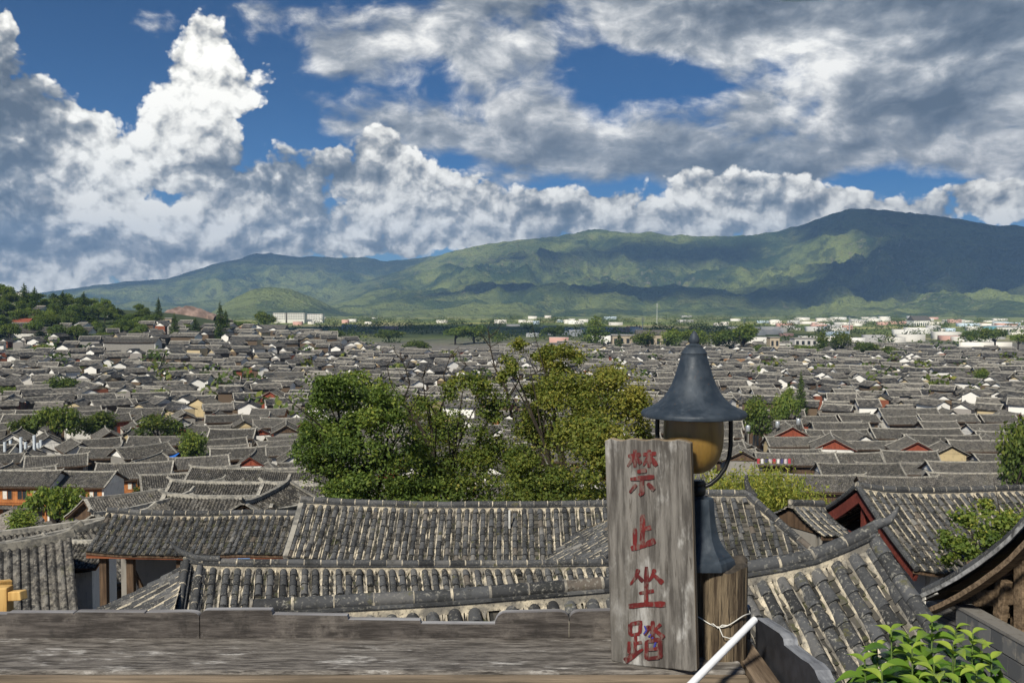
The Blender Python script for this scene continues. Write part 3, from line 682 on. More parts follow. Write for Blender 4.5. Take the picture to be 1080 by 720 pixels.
tb = MB(); p = P(248, 597, 26.4); tb.box(p, (.52, .9, .14), 0, .5); tb.box(p+Vector((0, 0, .09)), (.58, .97, .03), 0, .5)
for sx in (-.2, .2): tb.box(p+Vector((sx, 0, (ground_at(p.x, p.y)-p.z)/2-.11)), (.08, .7, p.z-ground_at(p.x, p.y)-.22), 0, .5)
tag(tb.build('tarp_table', m_plain('blue sheet', (.12, .34, .68), .5, .15)), 'blue sheeted table standing in the open sided shed', 'table')
# ---- hipped grey roof behind the lantern
zc = P(788, 523, 20.6); xa = P(704, 523, 20.6).x; p5 = radians(33); rise = 1.95; s5 = rise/sin(p5); r5 = s5*cos(p5); xlE, xrE = xa-3.1, zc.x+2.35
L5 = xrE-xlE
S5 = Slope((xlE, zc.y-r5, zc.z-rise), (xrE, zc.y-r5, zc.z-rise), [(0, 0), (3.1, s5), (L5-2.35, s5), (L5, 0)], p5, .14, [(0, .12), (.8, 0), (L5-.8, 0), (L5, .14)])
S5b = Slope((xrE, zc.y+r5, zc.z-rise), (xlE, zc.y+r5, zc.z-rise), [(0, 0), (2.35, s5), (L5-3.1, s5), (L5, 0)], p5, .14)
s5r = sqrt(rise**2+2.35**2); S5r = Slope((xrE, zc.y-r5, zc.z-rise), (xrE, zc.y+r5, zc.z-rise), [(0, 0), (r5, s5r), (2*r5, 0)], math.atan2(rise, 2.35), .14)
s5l = sqrt(rise**2+3.1**2); S5l = Slope((xlE, zc.y+r5, zc.z-rise), (xlE, zc.y-r5, zc.z-rise), [(0, 0), (r5, s5l), (2*r5, 0)], math.atan2(rise, 3.1), .14)
h5 = empty('tiled_house', (0, 0, 0), 0, 'hipped grey roof with a small spike on its peak, just beyond the lantern', 'house')
near_roof(h5, [S5, S5b, S5r, S5l], [[S5.at(x, s5, .06) for x in np.linspace(3.1, L5-2.35, 6)], [S5.at(L5-2.35*q/8, s5*q/8, .05) for q in range(9)], [S5.at(3.1*q/8, s5*q/8, .05) for q in range(9)],
          [S5b.at(2.35*q/8, s5*q/8, .05) for q in range(9)]], .235, .062, .20, 41, .066, .3, .35, 5)
fn = MB(); q = S5.at(L5-2.35, s5, .05); fn.tube([q+Vector((.15, 0, -.05)), q+Vector((.02, 0, .12)), q+Vector((-.03, 0, .30)), q+Vector((-.02, 0, .44))], [.09, .08, .05, .025], 9, 0, .25); fn.build('ridge_spike', TILE, h5, smooth=True)
walls_below(h5, [(xlE+.6, zc.y-r5+.6), (xrE-.6, zc.y-r5+.6), (xrE-.6, zc.y+r5-.6), (xlE+.6, zc.y+r5-.6)], zc.z-rise+.15, W_STONE)
# a small stub of ridge with a light curl in front of it
st = MB(); a = P(786, 572, 15.6); st.tube([a+Vector((-.5, 0, -.35)), a+Vector((-.05, 0, -.22)), a+Vector((.25, 0, -.02)), a+Vector((.42, 0, .26))], [.08, .08, .06, .03], 9, 0, .9)
# ---- house with the red gable on the right
def gable_house(label, px_ridge, Yr, yaw, L, W, wall_h, pitch, seed, spacing=.22, r=.066):
    """ridge starts (left end) at a pixel; yaw: direction of the ridge"""
    R0 = P(*px_ridge, Yr); d = Vector((cos(yaw), sin(yaw), 0)); n = Vector((d.y, -d.x, 0)); dep = W/2/cos(pitch); rise = W/2*tan(pitch)
    E0 = R0+n*W/2-Vector((0, 0, rise)); E1 = E0+d*L
    S = Slope(E0, E1, [(0, dep), (L, dep)], pitch, .09, [(0, .20), (.7, .07), (2, 0), (L, 0)])
    Sb = Slope(E1-n*W, E0-n*W, [(0, dep), (L, dep)], pitch, .09, [(0, 0), (L-2, 0), (L-.7, .07), (L, .20)])
    root = empty('tiled_house', (0, 0, 0), 0, label, 'house')
    roof = near_roof(root, [S, Sb], [[S.at(x, dep, .06) for x in np.linspace(0, L, 24)]], spacing, r, .23, seed, .07, .34, .55, 5)
    for SS, x in ((S, .03), (Sb, L-.03)):
        vb = MB()
        for q in range(8): vb.tube([SS.at(x, dep*(1-q/8), .05), SS.at(x, dep*(1-(q+1)/8)-.02, .06)], [.066, .074], 8, 0, .4)
        vb.build('verge', TILE, roof, smooth=True, angle=40)
    return root, S, Sb, R0, d, n, rise, roof
h9, S9, S9b, R9, d9, n9, rise9, rf9 = gable_house('tiled house with a red gable frame over blue and white walls', (903, 523), 23.0, radians(9), 7.4, 5.0, 2.6, radians(28), 51)
gb = MB()      # red bargeboards and the king post in the gable, set in from the verge
for SS, x in ((S9, .10), (S9b, S9b.L-.10)):
    for q in range(6): gb.bar(SS.at(x, SS.Hm*q/6, -.16), SS.at(x, SS.Hm*(q+1)/6, -.16), .07, .26, 0, .5)
g0 = R9+d9*.25; gb.bar(g0+Vector((0, 0, -.25)), g0+Vector((0, 0, -rise9-.1)), .16, .16, 0, .5, tuple(n9)); gb.bar(g0+n9*1.9+Vector((0, 0, -rise9*.86)), g0-n9*1.9+Vector((0, 0, -rise9*.86)), .14, .16, 0, .5)
gb.build('gable_frame', m_wood('red gable timber', (.11, .024, .017), (.19, .043, .030), .4, 'x'), h9)
ib = MB(); gg = R9+d9*.75
ib.face((gg+n9*2.0+Vector((0, 0, -rise9*.95)), gg+Vector((0, 0, -.25)), gg-n9*2.0+Vector((0, 0, -rise9*.95))), 0, .5); ib.build('gable_panel', DARK, h9)
zt = S9.E0.z+.1; cs = [R9+d9*.8+n9*1.95, R9+d9*7.0+n9*1.95, R9+d9*7.0-n9*1.95, R9+d9*.8-n9*1.95]
walls_below(h9, [tuple(p.xy) for p in cs], zt, W_WHITE)
wp = MB(); a = R9+d9*1.25+n9*2.08; z0 = ground_at(a.x, a.y); wp.box((a.x, a.y, (zt+z0)/2), (.55, .05, zt-z0), 0, .5, Matrix.Rotation(radians(9), 3, 'Z')); wp.build('blue_panel', m_wall('blue wall', (.16, .27, .46), .3), h9)
wp = MB(); a = R9+d9*4.7+n9*2.09; wp.box((a.x, a.y, (zt+z0)/2-.1), (4.4, .07, zt-z0-.2), 0, .5, Matrix.Rotation(radians(9), 3, 'Z')); wf_ = wp.build('wood_front', WD_BROWN, h9)
wl = MB()
for k in range(5):
    a = R9+d9*(2.7+k*.95)+n9*2.15
    for dx in (-.38, .38): wl.box((a.x+dx, a.y+.003*dx, zt-1.1), (.07, .05, 1.7), 0, .5)
    for dz in (-.28, -1.1, -1.9): wl.box((a.x, a.y-.002, zt+dz), (.83, .045, .07), 0, .5)
    wl.bar((a.x-.36, a.y-.01, zt-.35), (a.x+.36, a.y-.01, zt-1.05), .04, .05, 0, .5, (0, 1, 0))
wl.build('window_lattice', WD_RED, wf_)
sm = simple_house_roof('small lean-to roof of tiles tucked under the red gable', 'lean-to', (868, 566), (903, 566), 21.8, 22.3, 1.2, radians(26), .2, .06, .2, 61, W_STONE, over=.25, mort=.3, back=True)
_S = sm[1]; _h = Vector((_S.U.x, _S.U.y, 0)); gp = MB()
for x_, fl in ((.12, 1), (_S.L-.12, 0)):
    q = [_S.at(x_, .1, -.03), _S.at(x_, _S.Hm, -.03), _S.at(x_, .1, -.03)+_h*2*1.1]; gp.prism(q if fl else q[::-1], _S.e*.03)
gp.build('gable_panel', WD_BROWN, sm[0])
# ---------------------------------------------------------------- terrace bench, sign, log, lantern
WEATHERED = m_wood('weathered bench wood', (.075, .066, .058), (.30, .275, .245), .55, 'x', .75, .9)
def _bencht(t):
    co = objco(t); q = t.v('MULTIPLY', co, (.16, 1, 1))
    wv = t.noise(q, 5, 3, .5)[1]; q = t.v('ADD', q, t.scale(t.v('SUBTRACT', wv, (.5, .5, .5)), .07))
    n = t.noise(q, 55, 8, .72)[0]; n2 = t.noise(t.v('MULTIPLY', q, (.5, 1, 1)), 130, 5, .65)[0]; worn = t.noise(t.v('MULTIPLY', co, (.5, 1.6, 1)), 6, 7, .72)[0]
    c = t.mix(t.ramp(n, .36, .64), (.064, .056, .049), (.225, .205, .182))
    c = t.mix(t.mul(t.ramp(worn, .53, .64), t.ramp(n, .42, .54)), c, (.50, .48, .45))
    c = t.mix(t.ramp(n2, .57, .66, True, 0, .85), c, (.020, .016, .014))
    c = t.mix(t.ramp(t.noise(co, 2.3, 3)[0], .58, .72, True, 0, .5), c, (.12, .075, .045))
    base(t, c); t.b.inputs['Roughness'].default_value = .62; bump(t, t.add(n, t.mul(n2, .8)), .9, .008)
SEATW = mat('worn bench seat', _bencht)
def _backt(t):
    co = objco(t); q = t.v('MULTIPLY', co, (.2, 1, 1)); n = t.noise(t.v('MULTIPLY', q, (.5, 1, 1)), 60, 8, .72)[0]; n2 = t.noise(co, 7, 8, .72)[0]
    g = t.node('ShaderNodeNewGeometry'); 
    c = t.mix(t.ramp(n, .36, .66), (.034, .029, .026), (.105, .092, .083))
    c = t.mix(t.ramp(n2, .50, .68, True, 0, .75), c, (.17, .15, .132))
    c = t.mix(t.ramp(n2, .46, .34, True, 0, .8), c, (.025, .022, .02))
    base(t, c); t.b.inputs['Roughness'].default_value = .7; bump(t, n, .7, .006)
BACKW = mat('stained back board', _backt)
def bevel(o, w=.006, seg=2):
    m = o.modifiers.new('edge', 'BEVEL'); m.width = w; m.segments = seg; m.limit_method = 'ANGLE'; m.angle_limit = radians(40); return o
ZS = -1.180     # seat height below the eye
YB = 3.345      # face of the back boards
bench = empty('bench', (0, 3.2, ZS), 0, 'long weathered grey wooden bench that turns the corner behind the log', 'bench')
def bpart(mb, name, m, b=None): 
    o = mb.build(name, m, None); o.parent = bench; o.location = -bench.location
    if b: bevel(o, b)
    return o
s1 = MB()
for k, (y0, y1, t) in enumerate(((3.034, YB, .4),)):
    s1.box((-.95, (y0+y1)/2, ZS-.03), (3.42, y1-y0, .06), 0, t)
bpart(s1, 'seat_board', SEATW, .010)
s1 = MB(); s1.box((-.95, 3.008, ZS-.052), (3.42, .05, .085), 0, .5); bpart(s1, 'edge_board', m_wood('pale bench edge', (.09, .07, .048), (.26, .20, .14), .6, 'x'), .008)
s2 = MB()      # the run that comes back towards the viewer on the right
s2.prism([(.77, 2.1, ZS-.06), (.77, 3.345, ZS-.06), (.845, 3.345, ZS-.06), (.845, 2.1, ZS-.06)], (0, 0, .055)); bpart(s2, 'corner_board', m_wood('brown bench wood', (.07, .048, .032), (.24, .18, .125), .6, 'y', .8, .9), .008)
for x in (-2.3, -1.2, .1): 
    lb = MB(); lb.box((x, 3.2, (ZS-.06-1.75)/2), (.09, .24, -ZS*0+1.75-.06+ZS), 0, .5); bpart(lb, 'leg', WD_OLD)
# back boards: stepped and scalloped tops, each a board of its own
def back_board(prof, y, thick, name='back_board'):
    """prof: (px, py) of the top edge from left to right at depth y"""
    mb = MB(); top = [P(a, b, y) for a, b in prof]
    poly = [(p.x, y, p.z) for p in top]+[(top[-1].x, y, ZS-.02), (top[0].x, y, ZS-.02)]
    n = len(poly)
    b = len(mb.v); q = [Vector(p)+Vector((0, thick, 0)) for p in poly]
    # faces in vertical strips so that the outline may be concave
    m = len(top)
    for i in range(m-1):
        a0, a1 = Vector(poly[i]), Vector(poly[i+1]); z = ZS-.02
        f = [a0, a1, Vector((a1.x, y, z)), Vector((a0.x, y, z))]
        mb.face(f[::-1]); mb.face([p+Vector((0, thick, 0)) for p in f])
        mb.face([a0, a1, a1+Vector((0, thick, 0)), a0+Vector((0, thick, 0))], 1)
    mb.face([poly[0], (poly[0][0], y, ZS-.02), (poly[0][0], y+thick, ZS-.02), q[0]]); mb.face([poly[m-1], q[m-1], (poly[m-1][0], y+thick, ZS-.02), (poly[m-1][0], y, ZS-.02)])
    return bpart(mb, name, [BACKW, m_wood('sun bleached edge', (.16, .15, .15), (.36, .36, .37), .6, 'x')])
def scallop(px0, py0, px1, py1, up=True, n=6):     # quarter round from one level to the next
    o = []
    for k in range(n+1):
        a = pi/2*k/n
        o.append((px0+(px1-px0)*(1-cos(a)), py0+(py1-py0)*sin(a)) if up else (px0+(px1-px0)*sin(a), py0+(py1-py0)*(1-cos(a))))
    return o
back_board([(-250, 650), (-70, 650), (-70, 648)]+[(0, 647.5), (7, 647.5)]+[(8, 646), (77, 646)]+scallop(77.2, 648.2, 82, 645.2)+[(152, 645.5)]+[(152.5, 647.3), (154, 645.6), (198, 645.2)]+scallop(200, 645.4, 210, 650, False), YB, .032)
back_board(scallop(211, 650, 219, 643.2)+[(285, 643)]+scallop(285.2, 643, 287, 648, False)+[(366, 649)]+scallop(366.3, 650, 367, 653.2, False)+[(443, 654), (444, 657.5), (522, 658)]+scallop(522, 658, 533, 646)+[(588, 644.6)]+scallop(589, 644.7, 600, 651.5, False), YB+.002, .032)
back_board(scallop(601, 652, 613, 644.4)+[(650, 643.6), (700, 643), (742, 642), (792, 640)], YB+.001, .032)
sb = MB()      # right-hand back board, seen nearly end on: x fixed, runs towards the viewer, with two rounded steps
xr_ = .862; prof = [(3.34, 654)]
pts = []
for (py, px) in ((0, 0),): pass
def zat(px, py):       # depth where the plane x = xr_ meets that pixel
    d = ray(px, py); k = xr_/d.x; return d*k
top = [zat(p_, q_) for p_, q_ in ((797, 651), (803, 655), (822, 667.5), (826, 673), (827, 680), (846, 695), (853, 699), (859, 706), (863, 716))]
top = [(p.y, p.z) for p in top]+[(2.1, top and zat(863, 716).z)]
for i in range(len(top)-1):
    (ya, za), (yb, zb) = top[i], top[i+1]; z = ZS-.06
    for dx in (0, .045):
        f = [(xr_+dx, ya, za), (xr_+dx, yb, zb), (xr_+dx, yb, z), (xr_+dx, ya, z)]; sb.face(f if dx == 0 else f[::-1])
    sb.face([(xr_, ya, za), (xr_+.045, ya, za), (xr_+.045, yb, zb), (xr_, yb, zb)], 1)
bpart(sb, 'back_board', [m_plain('dark painted board', (.035, .036, .042), .6, .3, 14), m_wood('sun bleached edge grey', (.11, .115, .13), (.26, .27, .29), .6, 'y')])
# terrace wall below the bench
tw = MB(); tw.box((-6.8, 3.47, -3.9), (15.6, .16, 4.3), 0, .5); tw.box((.95, -1.3, -3.9), (.12, 9.38, 4.3), 0, .5)
tag(tw.build('retaining_wall', W_BRICK), 'grey retaining wall that carries the terrace under the bench', 'wall')
# ---- log
lx, ly, lr = .712, 3.20, .0915
def _logt(t):
    co = objco(t); q = t.v('MULTIPLY', co, (1, 1, .05)); wv = t.noise(q, 12, 3)[1]; q = t.v('ADD', q, t.scale(t.v('SUBTRACT', wv, (.5, .5, .5)), .02))
    n = t.noise(q, 42, 6, .7)[0]; n2 = t.noise(q, 120, 3, .6)[0]; big = t.noise(t.v('MULTIPLY', co, (1, 1, .3)), 9, 4)[0]
    c = t.mix(t.ramp(n, .38, .62), (.045, .031, .020), (.215, .165, .105))
    c = t.mix(t.ramp(n2, .56, .68, True, 0, .85), c, (.016, .011, .008))
    c = t.mix(t.ramp(big, .5, .7, True, 0, .6), c, (.10, .075, .05))
    base(t, c); t.b.inputs['Roughness'].default_value = .9; bump(t, t.add(n, n2), 1.0, .012)
LOGW = mat('split log bark', _logt)
lg = MB(); N = 72; rows = []; rg_ = random.Random(5)
crack = [(rg_.uniform(0, 2*pi), rg_.uniform(.02, .07), rg_.uniform(.003, .010)) for _ in range(26)]
ztop = -.872
for k in range(25):
    z = ZS-.02+(ztop-ZS+.02)*k/24; row = []
    for q in range(N):
        a = 2*pi*q/N; rr_ = lr*(1+.018*sin(3*a+1)+.012*sin(5*a+z*6)+.02*(k/24-.5)*cos(a))
        for (ca, cw, cd) in crack:
            dd = (a-ca-.15*sin(z*5+ca)+pi) % (2*pi)-pi; rr_ -= cd*exp(-(dd/cw)**2)*(.6+.4*sin(z*17+ca*9))
        row.append((lx+rr_*cos(a), ly+rr_*sin(a), z+(.008*sin(2*a+1)+.006*sin(5*a) if k == 24 else 0)))
    rows.append(row)
lg.grid(rows, 0, .5, True)
r2_ = [(lx+(p[0]-lx)*.90, ly+(p[1]-ly)*.90, p[2]+.008) for p in rows[-1]]; r3_ = [(lx+(p[0]-lx)*.5, ly+(p[1]-ly)*.5, p[2]+.002) for p in rows[-1]]
lg.grid([rows[-1], r2_, r3_], 1, .5, True); lg.face(r3_, 1, .5); lg.face(rows[0][::-1])
log = lg.build('log_post', [LOGW, m_plain('sawn log top', (.05, .042, .034), .9, .5, 30)], smooth=True, angle=60); tag(log, 'cracked brown log standing upright at the bench corner', 'log')
# ---- wire round the log
wr = MB(); W0 = []
for k in range(40):
    a = radians(-178+k*5.6); W0.append((lx+(lr+.006)*cos(a), ly+(lr+.006)*sin(a), -1.055+.0115*sin(k*.35)+.045*((k/39)**2)))
W0 = [Vector(p) for p in W0]; wr.tube(W0, .0022, 5, 0, .5)
f0 = W0[13]; wr.tube([f0, f0+Vector((.004, -.012, -.012)), f0+Vector((.008, -.02, -.024)), f0+Vector((.03, -.022, -.030)), f0+Vector((.05, -.02, -.024))], .0020, 5)
wr.tube([W0[10], W0[10]+Vector((.006, -.012, .006)), W0[10]+Vector((.022, -.014, -.008)), W0[10]+Vector((.036, -.012, .002)), W0[16]], .0020, 5)
tag(wr.build('wire', m_plain('pale wire', (.55, .54, .50), .4, .15), smooth=True), 'thin pale wire twisted around the log', 'wire')
# ---- white rod
rd = MB(); a = P(796, 653, 3.035); b = P(728, 722, 2.78); dirr = (b-a).normalized(); c = a+dirr*((-1.72-a.z)/dirr.z)
rd.tube([a, c], .0115, 16); rd.tube([a-dirr*.002, a+dirr*.002], .009, 16, 1)
tag(rd.build('pole', [m_plain('white enamel tube', (.70, .71, .73), .35, .08, 30), DARK], smooth=True, angle=50), 'slanting white pole leaning on the log from below', 'pole')
# ---- sign board
def _signt(t):
    co = objco(t); q = t.v('MULTIPLY', co, (1, 1, .10)); wv = t.noise(q, 7, 3)[1]; q = t.v('ADD', q, t.scale(t.v('SUBTRACT', wv, (.5, .5, .5)), .05))
    n = t.noise(q, 38, 6, .68)[0]; n2 = t.noise(q, 120, 4, .6)[0]; worn = t.noise(t.v('MULTIPLY', co, (1, 1, .45)), 8, 5, .65)[0]; big = t.noise(co, 3.6, 3)[0]
    c = t.mix(t.ramp(n, .36, .64), (.062, .056, .050), (.185, .172, .155))
    c = t.mix(t.mul(t.ramp(worn, .52, .66), t.ramp(n, .36, .54)), c, (.40, .39, .37))
    c = t.mix(t.ramp(n2, .60, .72, True, 0, .7), c, (.045, .038, .031))
    c = t.mix(t.ramp(big, .54, .68, True, 0, .55), c, (.10, .092, .080))
    base(t, c); t.b.inputs['Roughness'].default_value = .8; bump(t, t.add(n, t.mul(n2, .7)), .9, .006)
SIGNW = mat('sign plank', _signt); SIGNE = m_wood('sign edge', (.13, .095, .06), (.30, .235, .16), .6, 'z')
ya_, ro_, le_ = radians(24), radians(2.5), radians(1.5)      # turned towards the left, rolled a little, leaning back on the log
ex0 = Vector((cos(ya_), -sin(ya_), 0)); ex = ex0*cos(ro_)+Vector((0, 0, sin(ro_))); ez_ = Vector((0, 0, cos(ro_)))-ex0*sin(ro_)
RL = Matrix.Rotation(-le_, 3, ex); ez_ = RL @ ez_; ey_ = ez_.cross(ex); sw_, shh = .2885, .742
M_ = Matrix((ex, ey_, ez_)).transposed().to_4x4(); M_.translation = P(685.5, 583.5, 3.07)
TH = .036
sg = MB(); xs = np.linspace(-sw_/2, sw_/2, 15); rr5 = random.Random(2)
tops = [shh/2+.0025*sin(k*1.7)+rr5.uniform(-.0015, .0015)-(.006 if k in (0, 14) else 0) for k in range(15)]; bots = [-shh/2+rr5.uniform(-.001, .002)+(.005 if k in (0, 14) else 0) for k in range(15)]
for k in range(14):
    A0, A1 = (xs[k], 0, tops[k]), (xs[k+1], 0, tops[k+1]); B0, B1 = (xs[k], 0, bots[k]), (xs[k+1], 0, bots[k+1])
    off = lambda p: (p[0], TH, p[2])
    sg.face([B0, B1, A1, A0], 0); sg.face([off(A0), off(A1), off(B1), off(B0)], 0); sg.face([A0, A1, off(A1), off(A0)], 1); sg.face([off(B0), off(B1), B1, B0], 1)
for x, tz, bz, fl in ((xs[0], tops[0], bots[0], 1), (xs[-1], tops[-1], bots[-1], 0)):
    f = [(x, 0, bz), (x, 0, tz), (x, TH, tz), (x, TH, bz)]; sg.face(f if fl else f[::-1], 1)
sign = sg.build('sign_board', [SIGNW, SIGNE], merge=True); bevel(sign, .004, 2); sign.matrix_world = M_
tag(sign, 'upright weathered plank with red Chinese lettering, leaning on the log', 'sign')
# brush strokes in pixel-like sheet coordinates (0..100 across, y down), each a tapered ribbon laid 2 mm proud of the board
def strokes(cell, L):
    """cell: (px, py, w, h) of the character on the photo; L: list of [(x, y, width)...]"""
    (cx, cy, cw, ch) = cell; out = []
    for st in L: out.append([(cx+(x/100-.5)*cw, cy+(y/100-.5)*ch, w) for x, y, w in st])
    return out
CH = []
CH += strokes((677.5, 498.5, 31, 49), [  # forest over altar
    [(2, 14, 5), (46, 10, 6)], [(26, 0, 6), (25, 38, 5)], [(24, 14, 6), (0, 36, 3)], [(27, 15, 5), (46, 30, 6)],
    [(52, 10, 5), (98, 8, 6)], [(74, 0, 6), (73, 38, 5)], [(73, 13, 6), (54, 34, 3)], [(76, 14, 6), (100, 34, 7)],
    [(32, 47, 5), (66, 44, 6)], [(10, 63, 5), (92, 58, 7)], [(50, 62, 6), (50, 92, 7), (40, 98, 4)], [(30, 74, 5), (8, 92, 4)], [(68, 72, 5), (92, 86, 7)]])
CH += strokes((678.5, 560, 24, 36), [[(48, 0, 7), (46, 88, 7)], [(50, 44, 5), (86, 38, 7)], [(14, 40, 6), (14, 92, 6)], [(-4, 100, 8), (50, 92, 6), (104, 76, 9)]])
CH += strokes((682, 618, 36, 44), [[(26, 8, 6), (20, 26, 5), (2, 46, 3)], [(24, 24, 4), (40, 38, 6)], [(74, 8, 6), (68, 24, 5), (56, 38, 3)], [(72, 22, 4), (98, 42, 8)],
    [(28, 66, 4), (72, 60, 6)], [(50, 2, 6), (49, 92, 6)], [(-2, 97, 7), (50, 92, 6), (106, 92, 9)]])
CH += strokes((680, 674, 36, 40), [[(8, 8, 6), (8, 38, 5)], [(8, 9, 5), (38, 4, 6), (36, 34, 5)], [(8, 38, 4), (36, 34, 5)], [(24, 38, 5), (22, 84, 5)], [(24, 60, 4), (42, 56, 5)], [(6, 54, 5), (4, 88, 5)], [(-8, 106, 9), (16, 92, 7), (46, 74, 3)],
    [(74, 0, 6), (74, 44, 6), (68, 48, 3)], [(54, 16, 4), (66, 16, 5), (50, 38, 3)], [(98, 8, 5), (80, 24, 3)], [(78, 22, 4), (108, 44, 7)],
    [(56, 52, 5), (56, 100, 6)], [(56, 54, 5), (96, 48, 6), (96, 98, 7)], [(56, 76, 4), (94, 72, 5)], [(56, 99, 5), (95, 96, 5)]])
def on_sign(px, py):
    d = ray(px, py); n = ey_; o = M_.translation; k = o.dot(n)/d.dot(n); q = M_.inverted() @ (d*k); return q.x, q.z
txt = MB(); rs = random.Random(8)
def ribbon(mb, st, y=-.0022, scale=1.0):
    pts = []
    for i in range(len(st)-1):
        for k in range(7):
            f = k/7; a, b = st[i], st[i+1]; pts.append([a[m]+(b[m]-a[m])*f for m in range(3)])
    pts.append(list(st[-1])); n = len(pts); Lp = []; Rp = []
    for i, p in enumerate(pts):
        a = pts[max(i-1, 0)]; b = pts[min(i+1, n-1)]; dx, dy = b[0]-a[0], b[1]-a[1]; l = math.hypot(dx, dy) or 1
        w = p[2]*.39*scale*(.72 if i in (0, n-1) else 1)*(1+rs.uniform(-.10, .10)); nx, ny = -dy/l*w, dx/l*w
        Lp.append(on_sign(p[0]+nx, p[1]+ny)); Rp.append(on_sign(p[0]-nx, p[1]-ny))
    for i in range(n-1):
        mb.face([(Lp[i][0], y, Lp[i][1]), (Lp[i+1][0], y, Lp[i+1][1]), (Rp[i+1][0], y, Rp[i+1][1]), (Rp[i][0], y, Rp[i][1])])
NCH = [len(CH)]
def _redt(t):
    co = objco(t); n = t.noise(t.v('MULTIPLY', co, (1, 1, .4)), 70, 5, .65)[0]; b_ = t.noise(co, 16, 3)[0]
    c = t.mix(t.ramp(b_, .35, .7), (.125, .011, .010), (.055, .008, .008)); c = t.mix(t.ramp(n, .48, .62, True, 0, .85), c, (.12, .085, .072)); base(t, c); t.b.inputs['Roughness'].default_value = .6
for lo, hi in ((0, 13), (13, 17), (17, 24), (24, len(CH))):
    txt = MB()
    for k in range(lo, hi): ribbon(txt, CH[k], -.0022-.00022*(k-lo), 1.0)
    txt.build('lettering', mat('red paint', _redt), sign)
bl = MB()
for st in ([(680, 659, 2.2), (682, 664, 2.2), (679, 668, 1.8)], [(689, 671, 2.2), (686, 677, 2.4)], [(692, 676, 2.2), (690, 682, 2.2)], [(684, 671, 1.8), (687, 668, 2)]): ribbon(bl, st, -.0042)
bl.build('pen_marks', m_plain('blue ink', (.03, .035, .22), .6, .1), sign)
# ---- lantern
lan = empty('lantern', (.622, 3.215, -.868), 0, 'dark blue grey metal lantern with an amber globe, bolted on top of the log', 'lantern')
def _iron(t):
    co = objco(t); n = t.noise(co, 22, 6, .65)[0]; n2 = t.noise(co, 90, 4, .65)[0]; n3 = t.noise(t.v('MULTIPLY', co, (1, 1, .25)), 30, 4, .6)[0]
    c = t.mix(t.ramp(n, .35, .68), (.024, .034, .047), (.040, .053, .070)); c = t.mix(t.ramp(n3, .54, .72, True, 0, .45), c, (.075, .09, .108))
    c = t.mix(t.ramp(n2, .64, .72, True, 0, .7), c, (.10, .055, .03)); base(t, c); t.put(t.b.inputs['Roughness'], t.ramp(n, .3, .7, True, .42, .68)); t.b.inputs['Metallic'].default_value = .15; bump(t, n2, .25, .002)
IRON = mat('weathered blue grey enamel', _iron); IRON_D = m_plain('dark iron', (.016, .017, .018), .45, .3, 20, .4, .5)
# heights from the photograph at that depth
LD = 3.2
def lz(py): return P(731, py, LD).z
def ls(px): return px*LD/1000
cx = P(731.5, 440, LD).x; bx = P(748, 590, LD).x
LC = Vector((cx, LD, 0)); BC = Vector((bx, LD, 0)); lan.location = (bx, LD, lz(594))
def lpart(mb, name, m, smooth=True, angle=40):
    o = mb.build(name, m, None, smooth=smooth, angle=angle, merge=True); o.parent = lan; o.location = -lan.location; return o
cp = MB(); prof = [(55, 438), (55.4, 435.5), (54, 433), (47, 430), (40, 426.5), (33, 420.5), (27.5, 413), (23, 404.5), (19.5, 395), (16.5, 385), (14, 376.5), (13.2, 373.5), (13.6, 372.2), (12.6, 370.6), (10.4, 367.6), (8.4, 365.4)]
cp.lathe([(ls(54), lz(438.5)), (.02, lz(436))][::-1]+[(ls(r), lz(z)) for r, z in prof], LC, 64); cap = lpart(cp, 'cap', IRON)
fn = MB(); fn.lathe([(ls(r), lz(z)) for r, z in [(8.4, 366), (8.6, 364.5), (6.2, 363.6), (4.6, 362.2), (5.2, 360.6), (5.6, 358.4), (4.9, 355.5), (3.2, 352), (1.4, 349.4), (.2, 348.6)]], LC, 28); f_ = lpart(fn, 'finial', IRON); f_.parent = cap; f_.location = (0, 0, 0)
gl = MB(); gprof = [(30.5, 438), (31.2, 446), (31.6, 456), (31.4, 464), (30.4, 472), (28.2, 480), (24.5, 487.5), (19, 493.5), (12, 497.2), (4, 498.6), (.3, 498.8)]
gl.lathe([(ls(r), lz(z)) for r, z in gprof], LC, 56)
def _amber(t):
    co = objco(t); n = t.noise(t.v('MULTIPLY', co, (6, 6, 1)), 4, 4, .6)[0]
    base(t, t.mix(t.ramp(n, .35, .7), (.27, .165, .042), (.17, .098, .024))); t.b.inputs['Roughness'].default_value = .36; t.b.inputs['Specular IOR Level'].default_value = .6
    t.b.inputs['Subsurface Weight'].default_value = .35; t.b.inputs['Subsurface Radius'].default_value = (.05, .03, .01); t.b.inputs['Subsurface Scale'].default_value = .5
lpart(gl, 'globe', mat('amber glass', _amber))
for sgn in (-1, 1):
    bk = MB()
    if sgn > 0: path = [(770.5, 437), (770.8, 450), (770.6, 470), (769, 482), (764.5, 494), (757, 504), (749, 510.5), (742, 513.5)]
    else: path = [(693.5, 437), (693.2, 450), (693.4, 470), (695, 482), (699.5, 494), (708, 504), (720, 511), (734, 513.5)]
    bk.tube([P(a, b, LD+.0) for a, b in path], [.0075]*len(path), 10); 
    bk.tube([P(path[0][0], 434, LD), P(path[0][0], 438.5, LD)], .011, 10)
    lpart(bk, 'bracket', IRON_D)
nk = MB(); nk.lathe([(ls(r), lz(z)) for r, z in [(.5, 506), (5.6, 506.2), (7, 507.6), (7.2, 510), (6.2, 512), (7.3, 514), (7.4, 519), (6.3, 521.4), (5.4, 522.6), (6.2, 524.5), (8.2, 526)]], Vector((P(737, 510, LD).x, LD, 0)), 28); lpart(nk, 'collar', IRON_D)
